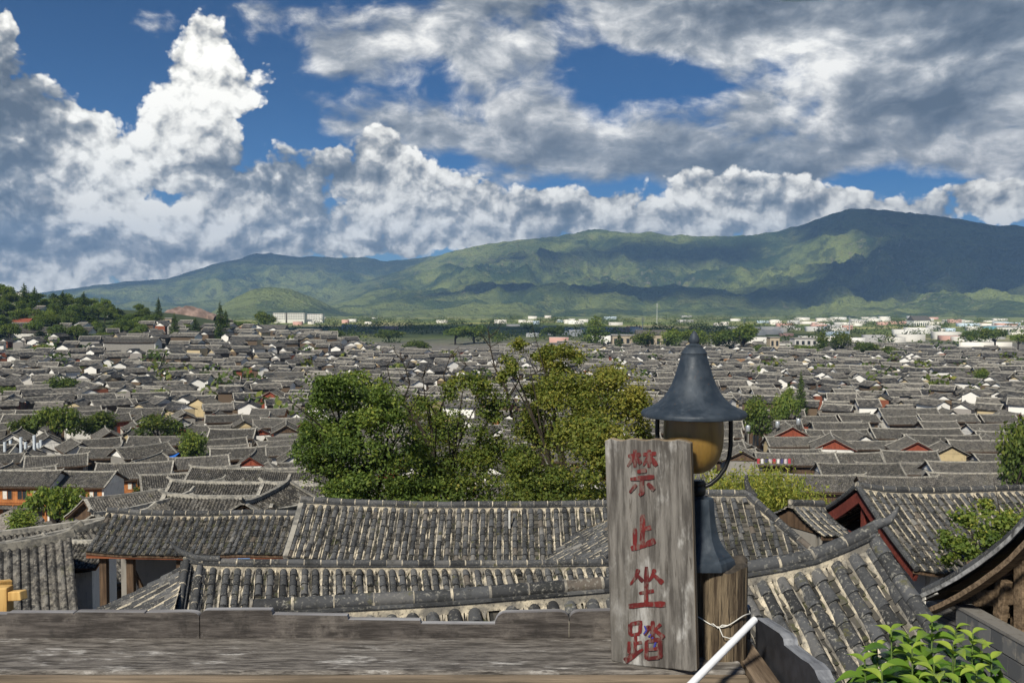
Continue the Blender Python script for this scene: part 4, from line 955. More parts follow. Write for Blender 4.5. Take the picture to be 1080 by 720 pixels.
bs = MB(); bcx = P(739.5, 560, LD).x; bs.lathe([(ls(r)*1.05, lz(z)) for r, z in [(.5, 524.6), (10.5, 524.8), (11.2, 527), (12.0, 540), (13.6, 553), (16.6, 565.5), (21.5, 575), (25.5, 579.6), (28.6, 582.6), (29.2, 584.4), (32.2, 587), (33.4, 592.4), (33.2, 595)]], Vector((P(741, 560, LD).x, LD, 0)), 8)
lpart(bs, 'base', IRON, True, 25)
# ---- fresh timber joint at the far left
YW = m_wood('fresh yellow timber', (.42, .24, .07), (.66, .43, .16), .35, 'z', .7, .3)
tf = empty('fresh_timbers', P(4, 640, 8.0), 0, 'fresh yellow timber post and crossing beam beside the bench', 'timber frame')
def fpart(mb, name): o = mb.build(name, YW, None); o.parent = tf; o.location = -tf.location; bevel(o, .008); return o
p = P(4, 618, 8.0)
for nm, a, b, w in (('post', p+Vector((0, 0, .0)), Vector((p.x, p.y, ground_at(p.x, p.y))), .11), ('beam', P(-60, 632, 8.35), P(25, 627, 7.93), .075), ('beam', P(-40, 620, 7.9), P(12, 615.5, 8.16), .07)):
    mb = MB(); mb.bar(a, b, w, w*1.05, 0, .5, (0, 1, 0) if nm == 'post' else (0, 0, 1)); fpart(mb, nm)
# ---- broad-leaved shrub in front of the terrace
def _leaft(t):
    a = attr(t); co = objco(t)
    c = t.colramp(a, [(0, (.014, .048, .008)), (.45, (.040, .105, .012)), (.75, (.12, .215, .025)), (1, (.27, .35, .05))]); n = t.noise(co, 18, 3)[0]
    c = t.mix(t.ramp(n, .45, .7, True, 0, .35), c, (.12, .20, .035)); base(t, c); bump(t, n, .4, .004); t.b.inputs['Roughness'].default_value = .34; t.b.inputs['Specular IOR Level'].default_value = .45
    tr = t.node('ShaderNodeBsdfTranslucent'); t.put(tr.inputs[0], t.mix(1.0, c, (1.2, 1.25, .7), 'MULTIPLY')); mx = t.node('ShaderNodeMixShader'); mx.inputs[0].default_value = .22
    t.l.new(t.b.outputs[0], mx.inputs[1]); t.l.new(tr.outputs[0], mx.inputs[2]); t.l.new(mx.outputs[0], t.out.inputs[0])
LEAF = mat('broad leaf', _leaft)
def leaf(mb, o, d, up, L, W, t, droop=.5, fold=.35):
    d = d.normalized(); sd = d.cross(up).normalized(); nn = sd.cross(d).normalized(); rows = []; K = 8
    for k in range(K+1):
        f = k/K; w = W*(sin(pi*min(f*1.06, 1)**.78))*.5 if k < K else .0004; w = max(w, .0008)
        c = o+d*(L*f*(1-.12*droop*f))+Vector((0, 0, -droop*L*f*f*.75))
        rows.append([c-sd*w+nn*w*fold, c-sd*w*.5+nn*w*fold*.38, c, c+sd*w*.5+nn*w*fold*.38, c+sd*w+nn*w*fold])
    mb.grid(rows, 0, t)
shrub = empty('leafy_shrub', (1.25, 3.0, -5.4), 0, 'bright green broad leaved shrub in front of the tiled roof', 'shrub')
rp = random.Random(12)
def spart(mb, name, m, smooth=True): o = mb.build(name, m, None, smooth=smooth); o.parent = shrub; o.location = -shrub.location; return o
for (px, py, Y, n) in ((940, 664, 2.75, 22), (983, 655, 2.85, 26), (1026, 668, 2.75, 24), (912, 694, 2.6, 20), (962, 684, 2.6, 20), (1005, 680, 2.55, 22), (1046, 694, 2.7, 18), (985, 700, 2.45, 18), (930, 708, 2.4, 16), (1030, 706, 2.5, 18), (958, 668, 2.85, 22), (1008, 664, 2.9, 22), (925, 684, 2.8, 18), (1036, 686, 2.8, 18), (970, 714, 2.4, 14), (1012, 714, 2.4, 14)):
    tip = P(px, py, Y); root = Vector((1.25+(tip.x-1.25)*.45, Y+.05, -5.4)); st = MB()
    path = [root.lerp(tip, f)+Vector((.06*sin(f*9), 0, 0))*(1-f) for f in np.linspace(0, 1, 12)]
    st.tube(path, [.014-.0118*f for f in np.linspace(0, 1, 12)], 6, 0, .4); spart(st, 'stem', m_plain('green stem', (.10, .15, .04), .6))
    fl = MB()
    for k in range(n):
        f = k/n; z = f**1.1*.38; o = tip-Vector((0, 0, z))+Vector((rp.uniform(-.004, .004),)*3); a = k*2.4+rp.uniform(-.4, .4)
        L = .045+.115*min(1, f*2.4+.08)*rp.uniform(.8, 1.15); d = Vector((cos(a), sin(a), .75-1.0*min(f*1.6, 1)))
        leaf(fl, o, d, Vector((0, 0, 1)), L, L*.48, min(max(1.0-f*1.55+rp.uniform(-.2, .2), .0), 1), .40+.75*min(f*1.5, 1), rp.uniform(.25, .7))
    spart(fl, 'foliage', LEAF)
# ---- old timber building at the right edge, seen from its gable end
WD_TH = m_wood('warm old timber', (.085, .058, .036), (.27, .195, .125), .6, 'x')
ob = empty('timber_house', (0, 0, 0), 0, 'old brown timber house with a swept gable edge and stacked slate pier', 'house')
edge = [(972, 626), (992, 617), (1012, 606), (1032, 593), (1052, 578), (1066, 566), (1078, 553), (1092, 538), (1110, 520)]
OA = P(972, 626, 12.4); OB = P(1092, 538, 10.6); oh = Vector((OB.x-OA.x, OB.y-OA.y, 0)).normalized(); od = Vector((-oh.y, oh.x, 0))   # along the gable / into the house
def PW(px, py, off=0.0):      # the point of the gable plane (set back by off) at that pixel
    d = ray(px, py); q = OA+od*off; return d*(q.dot(od)/d.dot(od))
eg = [PW(a, b) for a, b in edge]; dpt = od*5.0
rf = MB(); rows = [[e_, e_+dpt] for e_ in eg]
rf.grid(rows, 0, .4); rf.grid([[q-Vector((0, 0, .10)) for q in r] for r in rows][::-1], 0, .2)
top = eg[-1]; other = [Vector((top.x, top.y, 0))+oh*(Vector((top.x-e_.x, top.y-e_.y, 0)).length)+Vector((0, 0, e_.z)) for e_ in eg]
rf.grid([[e_+dpt, e_] for e_ in other], 0, .4); roofo = rf.build('roof', PAN, ob)
tb = MB()
for k in range(20):
    o = od*(.06+k*.24)
    for q in range(len(eg)-1): tb.tube([eg[q]+o+Vector((0, 0, .02)), eg[q+1]+o+Vector((0, 0, .03))], .068, 8, 0, random.Random(k*9+q).uniform(.2, .6))
tb.build('barrel_tiles', TILE, roofo, smooth=True, angle=50)
eb = MB()
for q in range(len(eg)-1): eb.bar(eg[q]-od*.02+Vector((0, 0, -.03)), eg[q+1]-od*.02+Vector((0, 0, -.03)), .05, .028, 0, .5, tuple(od))
eb.build('verge', m_plain('bleached tile edge', (.22, .22, .215), .8, .8, 9), roofo)
bb = MB()
for q in range(len(eg)-1): bb.bar(eg[q]+od*.07+Vector((0, 0, -.26)), eg[q+1]+od*.07+Vector((0, 0, -.26)), .06, .17, 0, .5, tuple(od))
bb.build('bargeboard', WD_TH, ob)
def stick(a, b, w, h, name='beam', m=None):
    mb = MB(); mb.bar(a, b, w, h, 0, .5, tuple(od)); o = mb.build(name, m or WD_TH, ob); bevel(o, .01); return o
stick(PW(1012, 632, .55), PW(1120, 625, .55), .20, .24); stick(PW(1030, 617, .75), PW(1120, 610, .75), .16, .18); stick(PW(1026, 598, .65), PW(1130, 560, .65), .16, .16)
stick(PW(1060, 588, .5), PW(1056, 650, .5), .14, .14, 'post'); stick(PW(1079, 585, .48), PW(1079, 668, .48), .15, .15, 'post'); stick(PW(1062, 612, .42), PW(1056, 655, .42), .10, .10, 'brace')
stick(PW(1010, 622, .65), PW(1010, 642, .65), .12, .12, 'post'); stick(PW(1020, 640, .65), PW(1020, 672, .65), .14, .14, 'post')
# purlin ends under the eave, coming out of the gable
for a_, b_ in ((1003, 622), (1040, 602), (1071, 574)): stick(PW(a_, b_, .12), PW(a_, b_, .12)+od*1.0, .13, .13, 'purlin')
pk = MB(); rq = random.Random(4)
for k in range(9):
    a = PW(1028+k*3.7, 618, .72); b = PW(1028+k*3.7, 662, .72); pk.bar(a+od*.01*(k % 2), b+od*.01*(k % 2), .12, .03, 0, rq.random(), tuple(od))
for k in range(9):
    a = PW(1066, 596+k*8.2, .62); pk.bar(a+od*.01*(k % 2), a+oh*1.6+od*.01*(k % 2), .03, .088, 0, rq.random(), tuple((0, 0, 1)))
pk.build('plank_wall', WD_TH, ob)
bk_ = MB(); q0 = PW(1008, 640, 1.0); q1 = PW(1120, 560, 1.0)
bk_.face([q0, Vector((q1.x, q1.y, q0.z)), q1+Vector((0, 0, .3)), q0+Vector((0, 0, .3))]); bk_.face([q0+od*.02, q1+od*.02, Vector((q1.x, q1.y, q0.z))+od*.02]); bk_.build('inner_wall', WD_BROWN, ob)
sl_ = MB(); rq = random.Random(6)        # pier of thin slates
a = PW(1004.5, 633, .45); z = a.z; z0 = ground_at(a.x, a.y); RO = Matrix.Rotation(atan2(oh.y, oh.x), 3, 'Z')
while z > z0:
    h = rq.uniform(.028, .045); w = .62+rq.uniform(-.02, .025); sl_.box((a.x+rq.uniform(-.012, .012), a.y+rq.uniform(-.02, .02), z-h/2), (w, .34, h*.86), 0, rq.random(), RO); z -= h
sl_.box((a.x, a.y+.0, (a.z+z0)/2-.02), (.55, .28, a.z-z0-.04), 1, .5, RO)
def _slatet(t):
    a_ = attr(t); n = t.noise(objco(t), 12, 5, .6)[0]; c = t.mix(a_, (.075, .072, .068), (.25, .24, .225)); base(t, t.mix(t.ramp(n, .5, .7, True, 0, .6), c, (.10, .09, .075)))
SLATE = mat('stacked slate', _slatet); sl_.build('slate_pier', [SLATE, DARK], ob)
bw = MB(); rq = random.Random(7)        # stone block parapet
A0 = PW(1016, 640, .25); A1 = PW(1110, 692, .05); dd = (A1-A0); hz = Vector((dd.x, dd.y, 0)); Lb = hz.length; hz.normalize(); slope_ = dd.z/Lb
zb = -8.0; nb = 7
for r_ in range(5):
    for k in range(nb):
        x0 = Lb*k/nb+(.1 if r_ % 2 else 0); x1 = x0+Lb/nb-.014; zt_ = A0.z+slope_*(x0+x1)/2-r_*.24; c_ = A0+hz*((x0+x1)/2); c_.z = zt_-.113
        bw.box(c_, (x1-x0, .20, .222), 0, rq.uniform(.1, .8), Matrix.Rotation(atan2(hz.y, hz.x), 3, 'Z') @ Matrix.Rotation(-math.atan(slope_), 3, 'Y'))
def _blockt(t):
    a_ = attr(t); n = t.noise(objco(t), 5, 5, .65)[0]; c = t.mix(a_, (.055, .060, .068), (.19, .19, .185)); base(t, t.mix(t.ramp(n, .52, .68, True, 0, .6), c, (.26, .235, .20)))
bw.prism([A0+Vector((0, .0, -.03)), A1+Vector((0, .0, -.03)), Vector((A1.x, A1.y, zb)), Vector((A0.x, A0.y, zb))], Vector((-hz.y, hz.x, 0))*.085, 1)
cpb = MB(); cpb.bar(A0+Vector((0, 0, .02)), A1+Vector((0, 0, .02)), .22, .04, 0, .5); bwp = bw.build('block_parapet', [mat('grey blocks', _blockt), W_STONE], ob); cpb.build('coping', SLATE, bwp)
wc = [PW(1014, 640, .9), PW(1014, 640, .9)+oh*5, PW(1014, 640, .9)+oh*5+od*4, PW(1014, 640, .9)+od*4]
walls_below(ob, [tuple(c.xy) for c in wc], PW(1014, 640, .9).z, W_BRICK)
# ---------------------------------------------------------------- the old town
WALLM = {'white': W_WHITE, 'ochre': W_OCHRE, 'brick': W_BRICK, 'stone': W_STONE, 'red': WD_RED, 'brown': WD_BROWN, 'orange': WD_ORANGE}
LATT = m_plain('pale window paper', (.62, .60, .54), .7, .2); 
def house_parts(root, L, W, h, pitch, gable='white', front='brown', wall='white', verge=True, rows=.27, two=False, seed=0, windows=True, sweep=.20, roofm=None, back=True):
    """a gabled house about the origin: ridge along x, front at -y; ground at z = 0, eaves at z = h"""
    rng = random.Random(seed); hl, hw = L/2, W/2; rise = hw*tan(pitch); og, oe = .55, .75
    w = MB(); t = .3
    if wall is not None:
        zt = h+.12
        w.prism([(-hl, -hw, 0), (-hl, hw, 0), (-hl, hw, zt), (-hl, 0, zt+rise-.16), (-hl, -hw, zt)], (t, 0, 0)); w.prism([(hl-t, -hw, 0), (hl-t, hw, 0), (hl-t, hw, zt), (hl-t, 0, zt+rise-.16), (hl-t, -hw, zt)], (t, 0, 0))
        w.box((0, -hw+t/2, zt/2), (L-2*t, t, zt)); w.box((0, hw-t/2, zt/2), (L-2*t, t, zt))
        w.build('wall', WALLM[wall], root)
    LR = L+2*og; n = max(6, round(LR/rows)); sp = LR/n; Hs = 5
    def zs(k): return -.11*4*k*(1-k)*rise*.5
    def lift(x): return sweep*(abs(x)/(LR/2))**3.2
    rb = MB(); jit = [rng.uniform(-.5, .5) for _ in range(n+1)]
    for sd in (-1, 1):
        rows_ = []
        for k in range(Hs+1):
            f = k/Hs; y = sd*(hw+oe)*(1-f); z0 = h+rise+.12-(hw+oe)*tan(pitch)*(1-f)+zs(f); r = []
            for i in range(n):
                x = -LR/2+i*sp
                for dx, dz in ((0, 0), (.26, .012), (.42, .10), (.58, .12), (.74, .10)):
                    xx = x+dx*sp+jit[i]*.02; r.append((xx, y, z0+dz*rows/.27*.9+lift(xx)))
            r.append((LR/2, y, z0+lift(LR/2))); rows_.append(r)
        if sd > 0: rows_ = [q[::-1] for q in rows_]
        b0 = len(rb.f); rb.grid(rows_, 0, .5)
        m = len(rows_[0])-1
        for k in range(Hs):
            for i in range(m): rb.t[b0+k*m+i] = min(1, max(0, .5+jit[min(i//5, n-1)]*.7+rng.uniform(-.18, .18)))
        und = [[(x, y, z-.13) for x, y, z in q[::5]+[q[-1]]] for q in rows_]; rb.grid([u[::-1] for u in und], 1, .2)
        rb.face([rows_[0][-1], rows_[0][0], (rows_[0][0][0], rows_[0][0][1], rows_[0][0][2]-.12), (rows_[0][-1][0], rows_[0][-1][1], rows_[0][-1][2]-.12)], 1)
    roof = rb.build('roof', [roofm or ROOF, WD_BROWN], root)
    gb = MB(); K = 10; zr = h+rise+.20
    for k in range(K):
        xa = -LR/2-.1+(LR+.2)*k/K; xb = -LR/2-.1+(LR+.2)*(k+1)/K; gb.bar((xa, 0, zr+lift(xa)), (xb, 0, zr+lift(xb)), .26, .26, 0, .5)
    for sd in (-1, 1): gb.bar((sd*(LR/2-.1), 0, zr+sweep), (sd*(LR/2+.35), 0, zr+sweep*1.15+.30), .18, .20, 0, .5)
    gb.build('ridge', RIDGE, roof)
    if verge:
        for sx in (-1, 1):
            vb = MB()
            for sd in (-1, 1):
                for k in range(4):
                    pts = []
                    for kk in (k, k+1):
                        f = kk/4; pts.append((sx*(LR/2-.10), sd*(hw+oe)*(1-f), h+rise+.20-(hw+oe)*tan(pitch)*(1-f)+zs(f)+sweep))
                    vb.bar(pts[0], pts[1], .30, .10, 0, .5)
            vb.build('verge', RIDGE, roof)
    if gable:
        gm = WALLM[gable]
        for sx in (-1, 1):
            g = MB(); x = sx*(hl+.012); g.prism([(x, -hw*.96, h+.14), (x, hw*.96, h+.14), (x, 0, h+.06+rise*.90)], (sx*.04, 0, 0)); go_ = g.build('gable_panel', gm, root)
            if gable in ('red', 'orange', 'brown'):
                g = MB(); x = sx*(hl+.07); g.bar((x, 0, h+.1), (x, 0, h+rise*.9), .10, .12, 0, .5, (0, 1, 0)); g.bar((x+sx*.001, -hw*.9, h+.15), (x+sx*.001, hw*.9, h+.15), .12, .12, 0, .5)
                for sd in (-1, 1): g.bar((x+sx*.38, sd*(hw+oe*.8), h+rise-.05-(hw+oe*.8)*tan(pitch)+sweep*.7), (x+sx*.38, 0, h+rise-.05+sweep*.7), .08, .22, 0, .5, (1, 0, 0))
                g.build('gable_frame', gm, go_)
    if front:
        fb = MB(); fb.box((0, -hw-.02, h*.5), (L-.7, .06, h-.15)); fp = fb.build('front_panel', WALLM[front], root)
        if windows:
            nb = max(2, int(L/2.6)); fl = [h*.42] if not two else [h*.27, h*.75]
            for z in fl:
                for k in range(nb):
                    x = -L/2+.7+(L-1.4)*(k+.5)/nb; hh = .52*h if not two else .24*h; ww = (L-1.4)/nb*.66
                    wb = MB(); wb.box((x, -hw-.055, z), (ww, .05, hh)); wo = wb.build('window', GLASSD, root)
                    lb = MB()
                    for dx in (-.5, 0, .5): lb.box((x+dx*ww, -hw-.085, z), (.09, .05, hh+.09))
                    for dz in (-.5, .5): lb.box((x, -hw-.086, z+dz*hh), (ww+.09, .048, .09))
                    if rng.random() < .5: lb.box((x-ww*.25, -hw-.080, z), (ww*.42, .03, hh*.9), 1)
                    lb.build('frame', [WALLM[front], LATT], wo)
            if two:
                bb = MB(); bb.box((0, -hw-.45, h*.52), (L, .9, .12)); 
                for k in range(nb+1): bb.box((-L/2+.2+(L-.4)*k/nb, -hw-.82, h*.26), (.16, .16, h*.52))
                for dz in (.0, .35, .7): bb.box((0, -hw-.86, h*.55+dz), (L-.2, .05, .07))
                bb.build('balcony', WALLM[front], root)
                ab = MB(); ab.prism([(-L/2-.3, -hw-.02, h*.52), (-L/2-.3, -hw-1.5, h*.52-.55), (-L/2-.3, -hw-1.5, h*.52-.67), (-L/2-.3, -hw-.02, h*.52-.12)], (L+.6, 0, 0)); ab.build('awning_roof', roofm or ROOF, root)
    return roof
PROTO = []
spec = [(9.5, 5.6, 4.6, 27, 'white', 'brown', 'white', True, False), (11, 6, 5.0, 26, 'white', 'red', 'white', True, True), (8, 5.2, 4.2, 28, 'red', 'red', 'brick', False, False), (12.5, 5.8, 5.0, 27, 'ochre', 'brown', 'ochre', True, False),
        (10, 6, 5.2, 26, 'brown', 'brown', 'stone', True, True), (8.6, 5.2, 4.4, 28, 'white', 'brown', 'white', True, False), (13.5, 5.6, 4.9, 26, 'white', 'brown', 'stone', True, False), (7.6, 5, 4.2, 28, 'ochre', 'brown', 'ochre', False, False),
        (9, 5.8, 5, 28, 'red', 'orange', 'white', False, True), (16, 5.8, 5, 26, 'white', 'brown', 'white', True, False), (11.5, 5.4, 4.6, 27, 'stone', 'red', 'stone', True, False), (8.2, 5.4, 4.8, 27, 'white', 'brown', 'white', False, True)]
GW = {'white': 'white gable', 'red': 'red wooden gable', 'ochre': 'ochre mud gable', 'brown': 'brown timber gable', 'stone': 'grey stone gable', 'orange': 'orange timber gable', 'brick': 'grey brick gable'}
for k, (L, W, h, pt, ga, fr, wa, ve, two) in enumerate(spec):
    r = empty('tiled_house', (0, -500, 0)); house_parts(r, L, W, h, radians(pt), ga, fr, wa, ve, two=two, seed=k); PROTO.append((r, L, W, h+W/2*tan(radians(pt)), ga))
FIRST = [True]*len(PROTO)
TOWN = []      # every house placed: (object, position, gable, length)
BLOCK = [(-76, 157, 10), (-62, 160, 9), (-90, 155, 9), (-66, 172, 6), (-78, 168, 5)]     # circles kept free
def clear(x, y, r): return all((x-a)**2+(y-b)**2 > (r+c)**2 for a, b, c in BLOCK)
def prune(o, names):
    for ch in list(o.children):
        if ch.name.split('.')[0] in names:
            for g in list(ch.children): bpy.data.objects.remove(g)
            bpy.data.objects.remove(ch)
# ---- houses one can single out, set by the pixel of their ridge's middle, distance and heading
HOUSES = [  # px, py, D, yaw, L, W, gable, front, wall, two, verge, label
    (-14, 600, 31, 28, 4.0, 6.0, 'brown', 'brown', 'stone', 0, 0, 'mossy roof just beyond the fresh yellow timbers, its ridge low and crooked'),
    (84, 571, 35, -3, 3.4, 3.4, 'orange', None, 'white', 0, 0, 'tiny house with a white front wall and orange timber side beside the shed'),
    (52, 556, 46, 38, 8.5, 6.0, 'red', 'brown', 'stone', 0, 0, 'grey roof with a red eave rising to a peak left of the shed'),
    (14, 580, 38, 52, 7.0, 5.4, 'brown', 'brown', 'stone', 0, 0, 'plain dark roof sloping down at the frame edge behind the yellow timbers'),
    (153, 533, 64, 62, 7.0, 6.0, 'ochre', 'brown', 'ochre', 0, 1, 'grey roof whose small yellow gable shows over the shed roof'),
    (236, 524, 66, -2, 7.4, 5.4, 'orange', 'brown', 'stone', 0, 1, 'grey roof framed by pale ridge and verges behind the shed'),
    (282, 521, 58, 82, 6.0, 6.2, 'white', 'brown', 'white', 0, 1, 'roof with a broad pale verge pointing at the viewer behind the shed'),
    (337, 527, 47, 70, 6.5, 5.0, 'orange', 'brown', 'white', 0, 1, 'house with an orange gable next to the left crown of the big trees'),
    (166, 517, 92, 46, 13, 8.0, 'brown', 'brown', 'stone', 0, 1, 'wide dark roof running uphill beside the street stalls'),
    (255, 509, 86, -2, 12, 6.2, 'white', 'brown', 'stone', 0, 1, 'long roof divided by pale bands just above the shed'),
    (208, 514, 99, 30, 8, 6.4, 'white', 'brown', 'stone', 0, 1, 'roof with a pale crossing verge between two long roofs'),
    (325, 511, 82, -4, 7, 6, 'white', 'brown', 'white', 0, 1, 'blue grey roof end tucked under the left crown of the big trees'),
    (262, 494, 122, -3, 14, 6.5, 'white', 'brown', 'stone', 0, 1, 'broad dark roof two rows above the shed, pale mortar along its ridge'),
    (192, 499, 131, 25, 10, 6.4, 'brown', 'brown', 'stone', 0, 1, 'roof turned aside next to the blue tarpaulin lane'),
    (318, 497, 118, 2, 8, 6, 'white', 'brown', 'white', 0, 0, 'roof with a white wall edge beside the big trees'),
    (20, 496, 168, -4, 15, 7, 'white', 'orange', 'white', 1, 0, 'two storey orange timber shop house with white windows at the frame edge'),
    (84, 497, 170, -6, 13, 7, 'white', 'orange', 'white', 1, 1, 'two storey orange timber shop house over the street with white shutters'),
    (143, 488, 182, 12, 13, 8, 'brown', 'orange', 'white', 1, 1, 'two storey corner shop house with a mossy roof above the white parasols'),
    (60, 480, 198, 22, 11, 6.5, 'ochre', 'brown', 'stone', 0, 1, 'grey roof with tan gable behind the orange shop houses'),
    (112, 472, 208, 5, 10, 6, 'white', 'brown', 'stone', 0, 1, 'grey roof with curled ridge behind the corner shop house'),
    (150, 470, 206, 48, 11, 6.5, 'white', 'brown', 'stone', 0, 1, 'tall grey roof set askew above the corner shop house'),
    (215, 419, 330, 78, 8, 10, 'ochre', 'brown', 'ochre', 0, 0, 'house with a large bare ochre gable wall'),
    (289, 412, 352, 84, 8, 9, 'red', 'brown', 'red', 0, 1, 'bright red gabled house left of the big trees'),
    (284, 431, 300, 2, 10, 6, 'orange', 'orange', 'orange', 0, 0, 'orange fronted house left of the big trees'),
    (232, 450, 262, 66, 9, 8, 'red', 'brown', 'white', 0, 1, 'grey house with a dark red gable standing left of the big trees'),
    (300, 392, 440, 0, 18, 7, 'ochre', 'ochre', 'ochre', 0, 1, 'long yellowish courtyard house with pale ridges'),
    (832, 448, 236, 84, 9, 9, 'red', 'red', 'red', 0, 1, 'bright orange red gabled house right of the lantern cap'),
    (878, 460, 218, 76, 10, 8.4, 'red', 'red', 'white', 0, 1, 'dark roofed house with a low red gable and tall curled ridge'),
    (962, 463, 208, 80, 9, 8, 'red', 'red', 'white', 0, 1, 'grey house with a bright red gable behind the walled rows'),
    (781, 473, 192, 82, 7, 7, 'brown', 'brown', 'stone', 0, 1, 'brown plank gabled house beside the lantern bracket'),
    (998, 468, 203, 82, 7, 6, 'ochre', 'brown', 'ochre', 0, 1, 'house with a small tan gable behind the walled rows'),
    (838, 478, 190, -2, 15, 6, 'white', 'brown', 'stone', 0, 1, 'long level roof with washing hung under its eaves'),
    (905, 489, 172, -2, 14, 6, 'white', 'brown', 'stone', 0, 1, 'long roof with pale ridge just above the red framed house'),
    (868, 501, 150, -3, 12, 6.5, 'brown', 'brown', 'stone', 0, 1, 'weathered roof with rusty streaks above the bamboo'),
    (1022, 487, 176, 0, 15, 6, 'white', 'brown', 'stone', 0, 1, 'long grey roof between two pale curling verges near the round bright tree'),
    (1030, 499, 152, 0, 15, 6, 'white', 'brown', 'stone', 0, 1, 'long grey roof with curling ridge ends directly over the red framed house'),
    (946, 503, 146, -4, 11, 6, 'white', 'brown', 'white', 0, 0, 'grey roof with a small white gable wall over the red framed house'),
    (965, 452, 246, -2, 22, 7, 'white', 'brown', 'white', 0, 1, 'very long dark roof with white gable end'),
    (1045, 447, 255, 12, 14, 7, 'white', 'brown', 'white', 0, 1, 'dark roof left of the round bright tree'),
    (55, 345, 610, 0, 52, 11, 'white', 'white', 'white', 0, 0, 'very long school roof with white walls below the wooded hill'),
    (138, 347, 640, 4, 34, 10, 'white', 'white', 'white', 0, 0, 'long roof with pale walls beside the school below the hill'),
    (140, 356, 540, -3, 30, 9, 'white', 'stone', 'white', 0, 0, 'long blue grey roof with a white gable below the hill'),
    (795, 383, 600, 0, 44, 13, 'ochre', 'brown', 'ochre', 0, 0, 'wide rust brown roof under repair'),
]
RUST = m_plain('rust brown roof', (.20, .115, .058), .9, .35, .5)
for (px, py, D, yaw, L, W, ga, fr, wa, two, ve, lab) in HOUSES:
    p = P(px, py, D); g = gz(p.x, p.y)-.3; pt = radians(27); rise = W/2*tan(pt); tot = p.z-g
    k_ = .55 if lab.startswith('tiny') else 1.0; tot /= k_; h = max(tot-rise-.2, 2.2)
    if h > 7.5 and k_ == 1: g = p.z-rise-.2-7.5; h = 7.5; g = max(g, gz(p.x, p.y)-.3); h = p.z-rise-.2-g
    r = empty('tiled_house', (p.x, p.y, g), radians(yaw), lab, 'house')
    house_parts(r, L, W, h, pt, ga, fr, wa, bool(ve), two=bool(two), seed=int(px*7+py), windows=D < 300, sweep=.22, roofm=RUST if 'rust brown' in lab else None, rows=.26 if D < 130 else .3)
    r.scale = (k_, k_, k_); TOWN.append((r, Vector((p.x, p.y, g)), ga, L, lab)); BLOCK.append((p.x, p.y, min(max(L, W)*.5, 11)))
# ---- trees
def _foliage(t):
    a = attr(t); r = rnd(t)
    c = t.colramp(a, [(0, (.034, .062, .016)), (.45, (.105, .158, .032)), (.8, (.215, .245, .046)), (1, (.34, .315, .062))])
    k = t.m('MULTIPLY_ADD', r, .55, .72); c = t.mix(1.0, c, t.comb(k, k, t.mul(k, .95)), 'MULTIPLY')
    base(t, c); t.b.inputs['Roughness'].default_value = .6; t.b.inputs['Specular IOR Level'].default_value = .25
    tr = t.node('ShaderNodeBsdfTranslucent'); t.put(tr.inputs[0], t.mix(1.0, c, (1.3, 1.3, .6), 'MULTIPLY')); mx = t.node('ShaderNodeMixShader'); mx.inputs[0].default_value = .38
    t.l.new(t.b.outputs[0], mx.inputs[1]); t.l.new(tr.outputs[0], mx.inputs[2]); t.l.new(mx.outputs[0], t.out.inputs[0])
FOL = mat('foliage', _foliage)
BARK = m_plain('dark bark', (.035, .028, .021), .95, .4, 5)
def leaf_cloud(clumps, rng, size, per_m2=None, n=None, tint=.5, spread=.25, flat=.0):
    """leaf-sized quads through the volume of ellipsoid clumps [(centre, (rx, ry, rz), tint)], denser towards their skins"""
    V = []; T = []; tot = sum((c[1][0]*c[1][1]*c[1][2])**(2/3) for c in clumps)
    for (c, r, tt, *wt) in clumps:
        m = max(12, int(n*((r[0]*r[1]*r[2])**(2/3))/tot*(wt[0] if wt else 1)))
        d = rng.normal(size=(m, 3)); d /= np.linalg.norm(d, axis=1)[:, None]
        rad = rng.uniform(.12, 1, m)**.42
        lump = 1+.16*np.sin(d[:, 0]*5+c[0])*np.sin(d[:, 1]*5+c[1])+.12*np.sin(d[:, 2]*7+c[2])
        p = np.array(c)+d*(rad*lump)[:, None]*np.array(r)
        nn = d*.55+rng.normal(size=(m, 3))*.65+np.array([0, 0, .55]); nn /= np.linalg.norm(nn, axis=1)[:, None]
        a = np.cross(nn, rng.normal(size=(m, 3))); a /= np.linalg.norm(a, axis=1)[:, None]; b = np.cross(nn, a)
        s = size*rng.uniform(.6, 1.25, m)[:, None]
        V.append(np.stack([p-a*s*.55, p+b*s*.34, p+a*s*.55, p-b*s*.34], 1)); T.append(np.clip(tt+rng.normal(size=m)*spread*.55, 0, 1))
    V = np.concatenate(V).reshape(-1, 3); Q = np.arange(len(V)).reshape(-1, 4)
    return V, Q, np.concatenate(T)
def trunk_mesh(segs, name, parent, m=None):
    b = MB()
    for pts, rads in segs: b.tube(pts, rads, 7, 0, .5)
    return b.build(name, m or BARK, parent, smooth=True)
